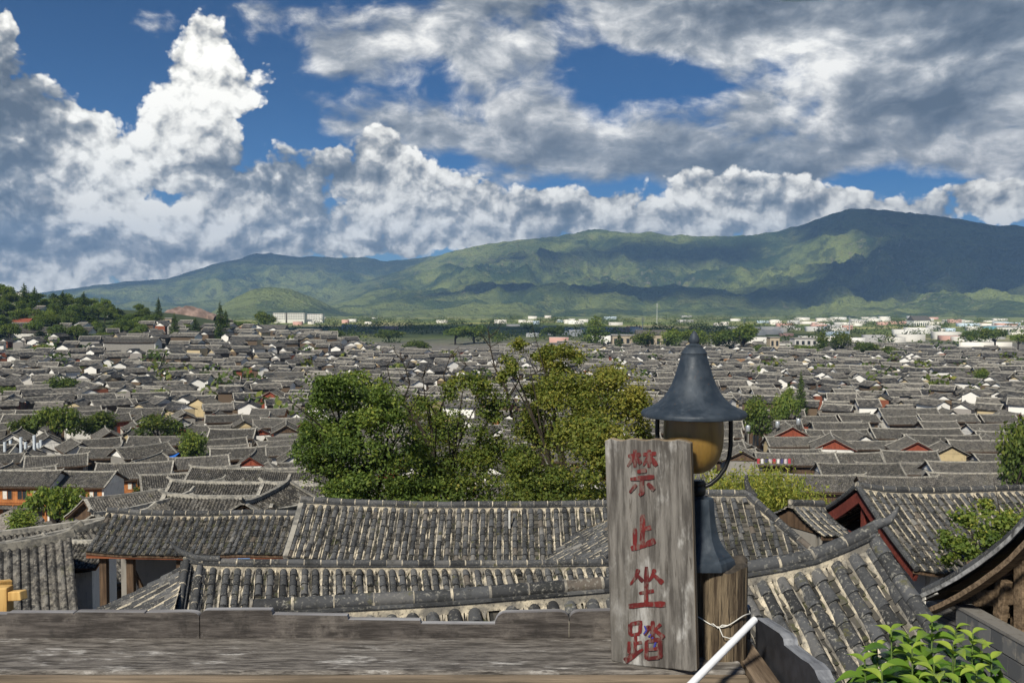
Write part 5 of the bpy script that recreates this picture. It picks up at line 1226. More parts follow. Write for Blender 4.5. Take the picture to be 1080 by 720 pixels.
def tree_proto(kind, seed):
    rng = np.random.default_rng(seed); r = empty('broadleaf_tree' if kind != 'conifer' else 'conifer', (0, -500, 0)); cl = []
    if kind == 'round':
        for k in range(16):
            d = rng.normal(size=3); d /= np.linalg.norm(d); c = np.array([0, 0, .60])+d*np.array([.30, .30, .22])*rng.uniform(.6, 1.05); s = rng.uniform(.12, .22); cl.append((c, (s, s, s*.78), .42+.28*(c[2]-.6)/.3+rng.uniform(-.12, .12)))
        lim = [([(0, 0, 0), (.01, .01, .3), (0, 0, .5)], [.035, .026, .018])]+[([(0, 0, .3), tuple(c[0]*.6+np.array([0, 0, .15])), tuple(c[0])], [.018, .012, .004]) for c in cl[:7]]
        sz, n = .050, 2600
    elif kind == 'wide':
        for k in range(15):
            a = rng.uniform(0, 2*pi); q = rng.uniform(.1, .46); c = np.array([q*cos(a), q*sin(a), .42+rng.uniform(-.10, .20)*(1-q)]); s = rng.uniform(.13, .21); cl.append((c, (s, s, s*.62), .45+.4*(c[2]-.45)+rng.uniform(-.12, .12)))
        lim = [([(0, 0, 0), (0, .01, .2), (.02, 0, .4)], [.035, .028, .016])]+[([(0, 0, .2), tuple(c[0])], [.018, .004]) for c in cl[:7]]
        sz, n = .052, 2600
    elif kind == 'conifer':
        for k in range(22):
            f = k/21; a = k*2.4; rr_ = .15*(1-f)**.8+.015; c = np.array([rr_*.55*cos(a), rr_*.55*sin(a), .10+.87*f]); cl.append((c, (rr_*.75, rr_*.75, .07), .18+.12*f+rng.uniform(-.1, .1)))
        lim = [([(0, 0, 0), (0, 0, .95)], [.022, .004])]; sz, n = .034, 2200
    else:   # poplar
        for k in range(14):
            f = k/13; rr_ = .13*sin(pi*min(.15+f*.85, 1))**.7+.02; a = k*2.1; cl.append((np.array([rr_*.4*cos(a), rr_*.4*sin(a), .14+.82*f]), (rr_, rr_, .09), .35+.2*f+rng.uniform(-.1, .1)))
        lim = [([(0, 0, 0), (0, 0, .9)], [.022, .004])]; sz, n = .036, 2200
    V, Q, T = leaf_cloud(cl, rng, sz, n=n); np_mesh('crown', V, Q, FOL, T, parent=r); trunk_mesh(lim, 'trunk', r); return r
TP = {k: [tree_proto(k, 10*i+j) for j in range(2)] for i, k in enumerate(('round', 'wide', 'conifer', 'poplar'))}
used_t = {}
TREES = []
def tree(px, py_base, D, wpx, hpx, kind, label, k=0, group=None, rot=None):
    """a tree whose foot stands on the ground at that distance and whose crown top reaches the pixel row py_base - hpx"""
    x = (px-540)/1000*D/cos(PITCH)*1.0; top = P(px, py_base-hpx, D).z; x = P(px, py_base-hpx, D).x; g = gz(x, D)-.1
    H = max(top-g, 2.5)
    if px < 175 and D > 550: H = min(H, 19 if kind == 'conifer' else 12.5)
    Wd = wpx/1000*D
    pr = TP[kind][k % 2]; key = (kind, k % 2)
    o = pr if key not in used_t else copy_tree(pr); used_t[key] = 1
    o.location = (x, D, g); o.rotation_euler = (0, 0, (px*1.7) % 6.28 if rot is None else rot)
    wn = {'round': .86, 'wide': 1.15, 'conifer': .27, 'poplar': .30}[kind]; s = Wd/wn; o.scale = (s, s, H/(.97 if kind in ('conifer', 'poplar') else .95 if kind == 'round' else .68))
    tag(o, label, 'tree', group); TREES.append((label, Vector((x, D, g)))); BLOCK.append((x, D, min(Wd*.38, 5)))
    return o
TL = [
    (46, 392, 545, 28, 30, 'round', 'dark round tree rising among the roofs below the school'), (66, 421, 385, 46, 26, 'wide', 'light green double crowned tree among the left roofs'), (126, 378, 690, 40, 16, 'wide', 'low spreading tree below the long blue grey roof'),
    (24, 474, 250, 40, 40, 'round', 'leftmost crown of the dark tree group behind the white posts'), (58, 476, 246, 60, 52, 'wide', 'large dark tree right above the white posts'), (98, 470, 256, 56, 40, 'round', 'pale green crown right of the dark tree above the white posts'),
    (166, 480, 240, 58, 46, 'round', 'deep green bushy tree between the ochre gable and the corner shop house'), (207, 506, 205, 42, 58, 'round', 'two tiered yellow green tree beside the blue tarpaulin lane'),
    (58, 562, 128, 78, 56, 'wide', 'bright loose tree in front of the orange shop houses'), (30, 575, 120, 50, 42, 'round', 'low dark tree beside the thatched stall'), (157, 534, 178, 34, 28, 'round', 'small round tree next to the white parasols'),
    (165, 426, 350, 28, 18, 'round', 'small dark tree in front of the blank white wall'), (12, 425, 375, 40, 18, 'wide', 'low pale shrubby tree at the left frame edge'),
    (232, 366, 610, 13, 46, 'conifer', 'tallest dark cypress standing over the roofs'), (238, 360, 640, 12, 32, 'conifer', 'second cypress touching the tallest one'), (184, 366, 600, 12, 34, 'conifer', 'slim conifer left of the tall cypress pair'), (206, 364, 620, 14, 28, 'conifer', 'broad conifer left of the tall cypress pair'), (196, 362, 660, 26, 22, 'round', 'dark round tree among the conifers'),
    (279, 343, 930, 30, 16, 'wide', 'dark flat topped tree before the far white blocks'), (255, 352, 860, 34, 14, 'wide', 'green tree belt piece left of the flat topped tree'), (318, 374, 700, 30, 14, 'wide', 'dark tree in front of the white three storey houses'), (352, 362, 780, 26, 16, 'wide', 'dark tree right of the white three storey houses'),
    (440, 376, 660, 36, 18, 'wide', 'solitary dark tree above the dead branches'), (410, 356, 1000, 40, 10, 'wide', 'far dark tree above the left big crown'), (480, 356, 980, 40, 13, 'wide', 'far blue green tree'), (500, 355, 1000, 40, 14, 'wide', 'far blue green tree beside another'),
    (628, 366, 800, 22, 32, 'poplar', 'tall ragged poplar over the tan building'), (653, 372, 760, 12, 20, 'conifer', 'small conifer in front of the tan building'), (680, 376, 740, 30, 28, 'round', 'rounded tree right of the tan building'), (704, 374, 740, 32, 30, 'round', 'rounded tree left of the lantern tip'),
    (664, 388, 650, 44, 14, 'wide', 'light green low trees below the tan building'), (690, 388, 655, 34, 12, 'wide', 'light green low tree left of the lantern tip'), (730, 372, 760, 36, 27, 'wide', 'dark tree behind the lantern tip'), (756, 372, 740, 38, 26, 'round', 'dark tree in front of the white flats'), (783, 376, 720, 52, 36, 'wide', 'largest dark tree right of the lantern tip'), (806, 380, 690, 26, 18, 'round', 'tree in front of the pale grey block'),
    (850, 381, 700, 34, 18, 'wide', 'tree right of the pale grey block'), (868, 378, 720, 15, 30, 'poplar', 'slim tree behind the pale grey block'), (888, 378, 700, 24, 30, 'round', 'tall dark tree amid the bright far town'), (912, 378, 690, 34, 20, 'wide', 'tree before the bright far town, next to the tall dark one'), (940, 382, 660, 34, 18, 'wide', 'loose tree before the white hall'),
    (797, 448, 238, 40, 36, 'round', 'light green tree touching the lantern cap'), (832, 440, 270, 34, 26, 'wide', 'low green tree behind the orange red gable'), (845, 424, 318, 12, 30, 'conifer', 'dark cypress near the orange red gable'), (832, 424, 322, 18, 18, 'round', 'dark round tree next to the lone cypress'),
    (1033, 406, 430, 22, 20, 'round', 'dark round tree above the round bright tree'), (985, 412, 410, 22, 12, 'wide', 'low tree among the right hand roofs'), (1070, 482, 150, 56, 52, 'round', 'big round bright tree at the right frame edge'), (1050, 366, 880, 36, 22, 'wide', 'green tree under the blue signed shed'), (1024, 364, 900, 28, 18, 'wide', 'green tree left of the blue signed shed'), (1074, 368, 860, 26, 18, 'wide', 'green tree right of the blue signed shed'),
    (178, 508, 190, 22, 16, 'round', 'small tree next to the blue tarpaulin'), (660, 366, 900, 40, 10, 'wide', 'far tree strip left of the lantern'), (585, 352, 1100, 36, 10, 'wide', 'far dark tree over the big trees'),
]
for k, (px, pb, D, w_, h_, kd, lab) in enumerate(TL): tree(px, pb, D, w_, h_, kd, lab, k)
# ---- wooded hill at the far left
rh = random.Random(21); HT = 0
hill_spots = [(8, 290, 690, 16, 26, 'round'), (25, 300, 700, 14, 24, 'conifer'), (36, 301, 690, 13, 22, 'conifer'), (48, 300, 700, 16, 20, 'round'), (3, 312, 660, 20, 24, 'round'), (20, 318, 640, 24, 22, 'round'), (40, 318, 645, 22, 18, 'round'), (56, 312, 680, 18, 18, 'wide'), (66, 314, 690, 14, 16, 'conifer'), (76, 318, 690, 18, 16, 'wide'), (88, 318, 700, 15, 20, 'conifer'),
              (98, 322, 700, 22, 16, 'wide'), (110, 326, 690, 16, 14, 'round'), (36, 334, 610, 26, 18, 'wide'), (120, 327, 700, 14, 12, 'wide'), (153, 329, 720, 14, 14, 'round'), (167, 330, 730, 8, 16, 'conifer'), (160, 344, 690, 30, 14, 'wide'), (10, 336, 590, 24, 10, 'wide'), (60, 338, 600, 30, 10, 'wide'), (80, 338, 600, 24, 9, 'wide'), (130, 343, 640, 26, 12, 'wide'), (54, 326, 640, 18, 12, 'round'), (70, 328, 640, 18, 10, 'wide')]
hill_spots += [(rh.uniform(-40, 150), 0, rh.uniform(600, 760), rh.uniform(13, 24), rh.uniform(12, 20), rh.choice(['wide', 'round', 'wide', 'conifer'])) for _ in range(105)]
for k, (px, pb, D, w_, h_, kd) in enumerate(hill_spots):
    if pb == 0:
        q = P(px, 323, D); zz = gz(q.x, D)
        if zz < -27: continue
        pb = 323-zz/D*1000+3
    tree(px, pb, D, w_, h_, kd, 'dark tree in the wood on the hill at the left', k, 'trees on the wooded hill')
# ---- pale modern blocks, each with rows of windows
def block(px0, px1, py_top, py_base, D, depth, label, color='white', floors=3, flat=True, cat='building', roofc=None):
    a = P(px0, py_base, D); b = P(px1, py_base, D); top = P(px0, py_top, D).z; g = min(gz(a.x, D), gz(b.x, D))-.3; W = b.x-a.x
    r = empty('pale_building', ((a.x+b.x)/2, D+depth/2, g), 0, label, cat); H = top-g
    if px1 < 190: H = min(H, floors*3.3+1.2)
    mb = MB(); mb.box((0, 0, H/2), (W, depth, H)); mb.build('wall', WALLM.get(color) or m_wall(color, {'pale': (.60, .58, .54), 'tan': (.42, .35, .26), 'blue': (.16, .36, .44)}.get(color, (.6, .6, .6)), .2), r)
    mb = MB()
    if flat: mb.box((0, 0, H+.25), (W+1, depth+1, .5))
    else: mb.prism([(-W/2-.6, -depth/2-.8, H), (-W/2-.6, depth/2+.8, H), (-W/2-.6, 0, H+depth*.26)], (W+1.2, 0, 0))
    mb.build('roof', roofc or (W_STONE if flat else ROOF), r)
    vis = P(0, py_top, D).z-P(0, py_base, D).z; fh = vis/max(floors, 1); nb = max(2, int(W/4.5))
    for f in range(floors):
        mb = MB()
        for k in range(nb): mb.box((-W/2+W*(k+.5)/nb, -depth/2-.05, H-fh*(f+.55)), (W/nb*.5, .1, fh*.5))
        mb.build('window_row', GLASSD, r)
    BLOCK.append(((a.x+b.x)/2, D, 8)); return r
block(235, 262, 345, 358, 820, 14, 'white two storey block right of the tall cypress', 'pale', 2); block(264, 300, 347, 358, 800, 14, 'low grey white school block with a dark roof', 'pale', 2, False); block(304, 322, 350, 366, 770, 12, 'white three storey house left of the dark tree', 'white', 3); block(325, 337, 348, 364, 790, 12, 'tan block beside the white three storey house', 'tan', 3)
block(288, 301, 330, 337, 2600, 30, 'first far white apartment block under the green knoll', 'white', 3); block(303, 321, 330, 337, 2600, 30, 'longest far white apartment block under the green knoll', 'white', 3); block(324, 340, 331, 337, 2650, 30, 'last far white apartment block under the green knoll', 'white', 3)
block(646, 672, 354, 374, 800, 16, 'tan flat roofed building left of the lantern', 'tan', 2); block(672, 704, 353, 366, 830, 16, 'long tan roofed hall behind the rounded trees', 'tan', 1, False); block(753, 772, 355, 376, 760, 14, 'white flats framed by dark trees', 'white', 3); block(812, 822, 356, 378, 720, 10, 'tan block partly hidden by trees', 'tan', 2)
block(838, 862, 357, 373, 760, 14, 'pale grey block with long windows', 'pale', 2); block(822, 836, 362, 374, 770, 12, 'lower white block joined to the grey one', 'white', 2); block(955, 968, 364, 370, 800, 12, 'small white flat box house before the bright far town', 'white', 1)
block(1046, 1095, 345, 352, 1500, 40, 'long white shed with a blue sign', 'white', 1); block(1038, 1051, 344, 349, 1490, 8, 'blue sign wall of the long white shed', 'blue', 0, cat='sign wall'); block(964, 982, 338, 346, 2100, 40, 'white hall with a sweeping roof in the far town', 'white', 1, False)
block(48, 66, 327, 336, 620, 14, 'turquoise and white block on the hill foot', 'blue', 1); block(10, 28, 325, 336, 630, 14, 'red roofed pale house on the hill foot', 'pale', 1, False, roofc=m_plain('red tiles', (.22, .06, .035))); block(2, 18, 294, 302, 700, 12, 'pale house on the crest of the wooded hill', 'pale', 1); block(58, 76, 299, 306, 720, 12, 'brown roofed house on the hill shoulder', 'tan', 1, False); block(95, 110, 308, 316, 740, 12, 'reddish house among trees on the hill shoulder', 'tan', 1, False); block(112, 124, 316, 324, 720, 10, 'pale house low on the hill shoulder', 'pale', 1, False); block(165, 181, 336, 352, 700, 10, 'bare concrete frame building beside the conifers', 'tan', 3)
t_ = block(970, 987, 324, 329, 5350, 60, 'white terrace building at the foot of the mountains', 'white', 1)
cl_ = MB(); rows = []
for k in range(13):     # quarried cliff
    px = 160+k*5.2; hh = [0, 4, 9, 11, 15, 13, 16, 15, 12, 12, 7, 4, 0][k]; hh *= .62; p = P(px, 334, 900); base_z = gz(p.x, 900)-4
    rows.append([(p.x, 900+8*sin(k*1.3), base_z), (p.x+2, 904+6*sin(k*2.1), P(px, 334-hh*.6, 904).z), (p.x+1, 914+5*sin(k*1.9), P(px, 333-hh*1.08, 914).z), (p.x, 990, P(px, 334, 990).z-6)])
cl_.grid(rows, 0, .5); cliff = cl_.build('quarry_cliff', m_plain('red brown earth', (.21, .15, .125), .95, .4, .12), smooth=True); tag(cliff, 'bare red brown quarry face behind the conifers', 'cliff', kind='structure')
# ---- the rows of houses on the flat, nearest 300 as houses of their own
rt = random.Random(77); auto = []; y = 152.0
while y < 345:
    x = -.60*y-6
    while x < .60*y+6:
        right = x > .10*y
        k = rt.choice([0, 1, 3, 5, 6, 9, 9, 10, 4, 6]) if right else rt.randrange(len(PROTO))
        L, W = PROTO[k][1], PROTO[k][2]; flip = rt.random() < (.24 if right else .50)
        if flip and L > 10.5: k = rt.choice([2, 5, 7, 8, 11]); L, W = PROTO[k][1], PROTO[k][2]
        ang = radians((90 if flip else 0)+(rt.gauss(-2, 4) if right else rt.gauss(20*sin(x/40+y/60), 10)))+(pi if rt.random() < .12 else 0)
        fx = (abs(cos(ang))*L+abs(sin(ang))*W)+1.1
        cx_, cy_ = x+fx/2, y+rt.uniform(-1.8, 1.8)+(2 if right else 6)*sin(x/31+1)+(0 if right else 4*sin(x/13))
        if clear(cx_, cy_, fx*.36) and abs(cx_/cy_) < .575: auto.append((cx_, cy_, ang, k, rt.uniform(.92, 1.08), rt.uniform(.9, 1.16)))
        x += fx+rt.choice([.2, .4, .8, 2.2])
    y += 8.6+.004*y
NAUTO = 300-len(HOUSES)-10
auto = auto[:NAUTO]; YMAX = max(a[1] for a in auto)
for (cx_, cy_, ang, k, s1_, s2_) in auto:
    pr, L, W, Hh, ga = PROTO[k]
    if FIRST[k]: o = pr; FIRST[k] = False
    else: o = copy_tree(pr)
    o.location = (cx_, cy_, gz(cx_, cy_)-.2); o.rotation_euler = (0, 0, ang); o.scale = (s1_, s1_, s2_)
    TOWN.append((o, Vector((cx_, cy_, 0)), ga, L, None))
for k, f in enumerate(FIRST):
    if f:
        o = PROTO[k][0]
        for ch in list(o.children_recursive): bpy.data.objects.remove(ch)
        bpy.data.objects.remove(o)
# labels: counted from something one can find
ORD = ['first', 'second', 'third', 'fourth', 'fifth', 'sixth', 'seventh', 'eighth', 'ninth', 'tenth', 'eleventh', 'twelfth', 'thirteenth', 'fourteenth', 'fifteenth', 'sixteenth', 'seventeenth', 'eighteenth', 'nineteenth', 'twentieth']
LM = [('the bright red gabled house', 289, 352), ('the big trees', 500, 150), ('the ochre gable wall', 215, 330), ('the bushy deep green tree', 166, 240), ('the tree above the white posts', 58, 246), ('the two tiered tree', 207, 205), ('the double crowned light tree', 66, 385), ('the corner shop house', 143, 182), ('the orange red gable', 832, 236), ('the tree touching the lantern cap', 797, 238), ('the very long dark roof', 965, 246),
      ('the round bright tree', 1070, 150), ('the lone cypress', 845, 318), ('the washing line roof', 838, 190), ('the low red gable', 878, 218), ('the lantern cap', 731, 260), ('the sign board', 680, 200), ('the orange fronted house', 284, 300), ('the small tree by the blank wall', 165, 350), ('the small tan gable', 998, 203)]
lmw = [(n, Vector((P(px, 400, D).x, D, 0))) for n, px, D in LM]
bins = {}
for (o, p, ga, L, lab) in TOWN:
    if lab: continue
    best = min(lmw, key=lambda l: (l[1].x-p.x)**2+((l[1].y-p.y)*.8)**2); dx, dy = p.x-best[1].x, p.y-best[1].y
    rel = ('beyond' if dy > 0 else 'before') if abs(dy) > abs(dx)*1.0 else ('right of' if dx > 0 else 'left of')
    bins.setdefault((best[0], rel, ga), []).append((dx*dx+dy*dy, o, ga, L))
for (nm, rel, ga), L_ in bins.items():
    L_.sort(key=lambda a: a[0])
    for k, (_, o, ga_, L) in enumerate(L_):
        q = (ORD[k]+' ' if len(L_) > 1 else 'only ')
        o['label'] = f"{q}{GW[ga]} house {rel} {nm}, grey tiled"; o['category'] = 'house'
for o, *_ in TOWN: o['group'] = 'tiled houses of the old town'
# ---- the thousands beyond them, one mass of roofs
def far_roofs(name, spots, label):
    V = []; Q = []; MI = []; T = []; C = []
    for (x, y_, ang, L, W, h, tint, wc, gc) in spots:
        g = gz(x, y_)-.3; hl, hw = L/2, W/2; rise = hw*.5; oe, og = .7, .5; b = len(V)//1
        ca, sa = cos(ang), sin(ang)
        loc = []; qs = []
        def quad(p, mi, t, c): 
            i = len(loc); loc.extend(p); qs.append(([i, i+1, i+2, i+3], mi, t, c))
        z = h
        for sx in (-1, 1):
            quad([(sx*hl, -hw, 0), (sx*hl, hw, 0), (sx*hl, hw, z), (sx*hl, -hw, z)], 1, .5, wc); quad([(sx*hl, -hw, z), (sx*hl, hw, z), (sx*hl, .02, z+rise-.1), (sx*hl, -.02, z+rise-.1)], 1, .5, gc)
        quad([(-hl, -hw, 0), (hl, -hw, 0), (hl, -hw, z), (-hl, -hw, z)], 1, .5, wc if (x*7) % 3 < 1 else (.10, .07, .045)); quad([(-hl, hw, 0), (hl, hw, 0), (hl, hw, z), (-hl, hw, z)], 1, .5, wc)
        zr = z+rise+.1; ze = zr-(hw+oe)*.5; X = hl+og; m = (hw+oe)*.5; zm = (zr+ze)/2-.16
        for sd in (-1, 1):
            quad([(-X, sd*(hw+oe), ze+.14), (0, sd*(hw+oe), ze), (0, sd*m, zm), (-X, sd*m, zm+.14)], 0, tint, wc); quad([(0, sd*(hw+oe), ze), (X, sd*(hw+oe), ze+.14), (X, sd*m, zm+.14), (0, sd*m, zm)], 0, tint, wc)
            quad([(-X, sd*m, zm+.14), (0, sd*m, zm), (0, 0, zr), (-X, 0, zr+.14)], 0, tint, wc); quad([(0, sd*m, zm), (X, sd*m, zm+.14), (X, 0, zr+.14), (0, 0, zr)], 0, tint, wc)
            quad([(-X, sd*(hw+oe), ze+.14), (X, sd*(hw+oe), ze+.14), (X, sd*(hw+oe), ze-.1), (-X, sd*(hw+oe), ze-.1)], 0, .1, wc)
        for sd in (-1, 1): quad([(-X-.2, sd*.14, zr-.05), (X+.2, sd*.14, zr-.05), (X+.2, sd*.12, zr+.42), (-X-.2, sd*.12, zr+.42)], 2, .5, wc)
        quad([(-X-.2, -.12, zr+.42), (X+.2, -.12, zr+.42), (X+.2, .12, zr+.42), (-X-.2, .12, zr+.42)], 2, .5, wc)
        if (x*3+y_) % 2 < 1.1:
            for sx in (-1, 1):
                for sd in (-1, 1):
                    xx = sx*X; quad([(xx-.16, sd*(hw+oe), ze+.24), (xx+.16, sd*(hw+oe), ze+.24), (xx+.16, 0, zr+.30), (xx-.16, 0, zr+.30)], 2, .5, wc)
        b = len(V)
        for (px_, py_, pz_) in loc: V.append((x+px_*ca-py_*sa, y_+px_*sa+py_*ca, g+pz_))
        for q, mi, t, c in qs: Q.append([b+i for i in q]); MI.append(mi); T.append(t); C.append((*c, 1))
    o = np_mesh(name, V, Q, [ROOF2, WALL2, RIDGE], T, MI, extra=C); tag(o, label, 'rooftops', kind='stuff'); return o
def _roof2(t):
    co = objco(t); a = attr(t); n2 = t.noise(co, .9, 5, .7)[0]; n = t.noise(co, .12, 4)[0]
    c = t.mix(a, (.026, .026, .027), (.112, .103, .090)); c = t.mix(t.ramp(n2, .52, .63, True, 0, .65), c, (.25, .23, .195)); c = t.mix(t.ramp(n2, .47, .39, True, 0, .85), c, (.014, .014, .015)); base(t, c)
ROOF2 = mat('far roof tiles', _roof2)
WALL2 = mat('far walls', lambda t: base(t, attr(t, 'col')))
rf_ = random.Random(5); spots = []; GAPS = []; y = 140.0
PAL = [(.76, .74, .69)]*7+[(.48, .39, .24)]*2+[(.20, .065, .035)]*2+[(.12, .085, .055)]*4+[(.28, .26, .24)]*3
while y < 900:
    x = -.95*y
    while x < .95*y:
        L = rf_.uniform(6.5, 11.5); W = rf_.uniform(5, 6.8)*(1.25 if y > 600 else 1); flip = rf_.random() < (.40 if x > .1*y else .50)
        if y > 550 and rf_.random() < .12: L *= 1.9
        ang = radians((90 if flip else 0)+rf_.gauss(30*sin(x/60+y/75)+(0 if rf_.random() < .6 else rf_.uniform(-40, 40)), 14)); fx = abs(cos(ang))*L+abs(sin(ang))*W+1.0
        cx_, cy_ = x+fx/2, y+rf_.uniform(-2.2, 2.2)+7*sin(x/37+1)+4*sin(x/14+y/200); x += fx+rf_.choice([.1, .4, .9, 3.0])
        if cy_ < YMAX+6 and abs(cx_/cy_) < .59: continue
        if cy_ < YMAX+6 and not (abs(cx_/cy_) > .60): continue
        if gz(cx_, cy_) > -30 and (cy_ > 400 and rf_.random() < (.30 if gz(cx_, cy_) < -12 else .8)): continue
        if cy_ > 760+90*sin(cx_/110.0)+60*sin(cx_/37.0): continue
        if not clear(cx_, cy_, fx*.33): continue
        if rf_.random() < .055: GAPS.append((cx_, cy_)); continue
        spots.append((cx_, cy_, ang, L, W, rf_.uniform(3.6, 7.2), rf_.random(), rf_.choice(PAL), rf_.choice(PAL[:9]+[(.72, .70, .65)]*2)))
    y += 8.8+.0035*y
far_roofs('distant_rooftops', spots, 'thousands of grey tiled roofs running out to the edge of the old town')
# ---- the bright new town and tree belts on the plain
V = []; Q = []; C = []; rb_ = random.Random(9)
def far_box(x, y_, w, d, h, c):
    g = gz(x, y_)-1; b = len(V)
    for zz in (0, h):
        for sx, sy in ((-1, -1), (1, -1), (1, 1), (-1, 1)): V.append((x+sx*w/2, y_+sy*d/2, g+zz))
    for f, cc in (((4, 5, 6, 7), (.42, .40, .37)), ((0, 1, 5, 4), c), ((1, 2, 6, 5), c), ((2, 3, 7, 6), c), ((3, 0, 4, 7), c)): Q.append([b+i for i in f]); C.append((*cc, 1))
for k in range(560):
    az = rb_.uniform(-.62, .62); px = 540+1000*tan(az); r = rb_.triangular(880, 4800, 1100)
    dens = .8 if px > 760 else .34 if px > 560 else .12
    if px > 860 and r < 1900: dens = 1.3
    if rb_.random() > dens or (px < 250 and r < 2000): continue
    x, y_ = r*sin(az), r*cos(az); s = 1+r/2600
    if not clear(x, y_, 10): continue
    far_box(x, y_, rb_.uniform(7, 22)*s, rb_.uniform(8, 14)*s, rb_.uniform(4, 9)*(1+r/9000), rb_.choice([(.70, .67, .60)]*4+[(.80, .78, .72), (.66, .62, .55), (.55, .33, .27), (.45, .44, .42), (.50, .60, .68)]))
tag(np_mesh('far_town', V, Q, WALL2, extra=C), 'far new town of pale box buildings shining on the plain', 'town', kind='stuff')
rg3 = np.random.default_rng(4); cl_ = []
for k in range(520):
    az = rg3.uniform(-.62, .62); r = rg3.triangular(830, 900, 4600); x, y_ = r*sin(az), r*cos(az)
    if k % 3: y_ = round(y_/170)*170+rg3.normal()*12
    if gz(x, y_) > -25: continue
    s = rg3.uniform(.7, 1.3)*(1+y_/3000); cl_.append((np.array([x, y_, gz(x, y_)+4.0*s]), (10*s, 5*s, 4.6*s), .22+rg3.uniform(-.15, .3)))
for (x, y_) in GAPS:
    s = rg3.uniform(.6, 1.15); cl_.append((np.array([x, y_, gz(x, y_)+6.2*s]), (5.2*s, 5.2*s, 4.4*s), .45+rg3.uniform(-.3, .3)))
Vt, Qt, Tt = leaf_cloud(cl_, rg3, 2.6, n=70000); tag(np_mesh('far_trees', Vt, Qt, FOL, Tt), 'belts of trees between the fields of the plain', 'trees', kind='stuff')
# ---------------------------------------------------------------- the big trees below the terrace, bamboo, the tree by the red gable
rgb_ = np.random.default_rng(12)
def big_tree(name, label, Dc, clumps, base_px, n, size, depth, limbs, sub=7, cat='tree', spread=.3):
    x0 = P(base_px, 400, Dc).x; root = empty(name, (x0, Dc, gz(x0, Dc)), 0, label, cat); off = -np.array([x0, Dc, gz(x0, Dc)])
    cl = []; cen = []
    for (px, py, rx, ry, tt) in clumps:
        c = np.array(P(px, py, Dc+rgb_.uniform(-.5, .5)*depth)); k = Dc/1000; cen.append((c, tt))
        for q in range(sub):
            d = rgb_.normal(size=3); d /= np.linalg.norm(d); u = rgb_.uniform(.2, .95)
            cc = c+d*np.array([rx*k, min(rx, 34)*k*1.3, ry*k])*u; s = rgb_.uniform(.29, .51)
            up = (cc[2]-c[2])/(ry*k)
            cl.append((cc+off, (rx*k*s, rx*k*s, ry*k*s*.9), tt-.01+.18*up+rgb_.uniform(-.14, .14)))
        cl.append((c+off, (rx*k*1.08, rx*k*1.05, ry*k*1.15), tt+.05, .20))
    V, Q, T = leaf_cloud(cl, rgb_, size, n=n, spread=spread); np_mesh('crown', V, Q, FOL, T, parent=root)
    segs = []; g = np.array([x0, Dc, gz(x0, Dc)-.2])
    fork = g+np.array([0, 0, 2.6]); segs.append(([tuple(g+off), tuple(g*.5+fork*.5+off+np.array([.1, 0, 0])), tuple(fork+off)], [.34, .27, .23]))
    for c, tt in cen[::limbs]:
        m = fork*.45+c*.55+np.array([0, 0, .6]); segs.append(([tuple(fork+off), tuple(fork*.75+m*.25+np.array([rgb_.uniform(-.3, .3), 0, .2])+off), tuple(m+off), tuple(c+off)], [.17, .13, .075, .02]))
        for q in range(3):
            e = c+rgb_.normal(size=3)*np.array([1.0, 1.0, .7]); segs.append(([tuple(m+off), tuple((m+e)/2+off+np.array([0, 0, .15])), tuple(e+off)], [.05, .032, .010]))
    return root, segs, off, fork
r1, sg1, of1, fk1 = big_tree('broadleaf_tree', 'dense dark green crown at the left of the big trees beyond the wide roof', 43,
    [(350, 412, 36, 20, .32), (384, 420, 38, 26, .42), (334, 452, 24, 26, .30), (362, 456, 42, 30, .36), (342, 488, 30, 24, .34), (398, 462, 40, 32, .34), (388, 500, 48, 28, .40), (432, 500, 44, 30, .42), (366, 520, 30, 18, .34), (420, 528, 60, 20, .36), (415, 425, 24, 20, .42), (325, 470, 18, 22, .30)], 392, 84000, .145, 5.5, 2)
trunk_mesh(sg1, 'trunk', r1)
r2, sg2, of2, fk2 = big_tree('broadleaf_tree', 'thin middle tree of the big trees, its dead bare branches standing clear of the leaves', 46,
    [(448, 446, 36, 22, .5), (440, 468, 34, 26, .40), (482, 452, 30, 26, .52), (470, 492, 46, 28, .45), (505, 512, 44, 28, .55), (522, 480, 34, 32, .52), (488, 412, 24, 16, .58), (506, 402, 24, 14, .62), (520, 430, 26, 24, .55), (470, 522, 44, 20, .45), (452, 425, 18, 10, .5)], 468, 38000, .145, 5, 2)
def bare(path, r0, D, segs, off, rng, tw=6):
    pts = [np.array(P(a, b, D)) for a, b in path]; n = len(pts); segs.append(([tuple(p+off) for p in pts], list(np.linspace(r0, .015, n))))
    for q in range(tw):
        i = rng.integers(1, n); p = pts[i]; d = np.array([rng.uniform(-.7, .7), rng.uniform(-.3, .3), rng.uniform(.3, .9)])*rng.uniform(.5, 1.1)
        segs.append(([tuple(p+off), tuple(p+d*.5+off+rng.normal(size=3)*.06), tuple(p+d+off)], [.028, .018, .007]))
for path, r0 in (([(455, 470), (440, 445), (425, 425), (412, 405), (408, 385)], .09), ([(440, 445), (422, 436), (405, 424), (397, 415)], .05), ([(425, 425), (432, 405), (428, 390), (424, 380)], .04), ([(458, 470), (462, 440), (470, 415), (468, 395), (474, 378)], .07), ([(470, 415), (480, 400), (492, 385)], .035), ([(462, 440), (448, 418), (446, 398)], .04),
                 ([(540, 440), (534, 410), (522, 388), (517, 366), (516, 356)], .07), ([(536, 420), (548, 400), (568, 392), (586, 385)], .05), ([(534, 410), (520, 400), (508, 395)], .035)): bare(path, r0, 46, sg2, of2, rgb_)
trunk_mesh(sg2, 'trunk', r2)
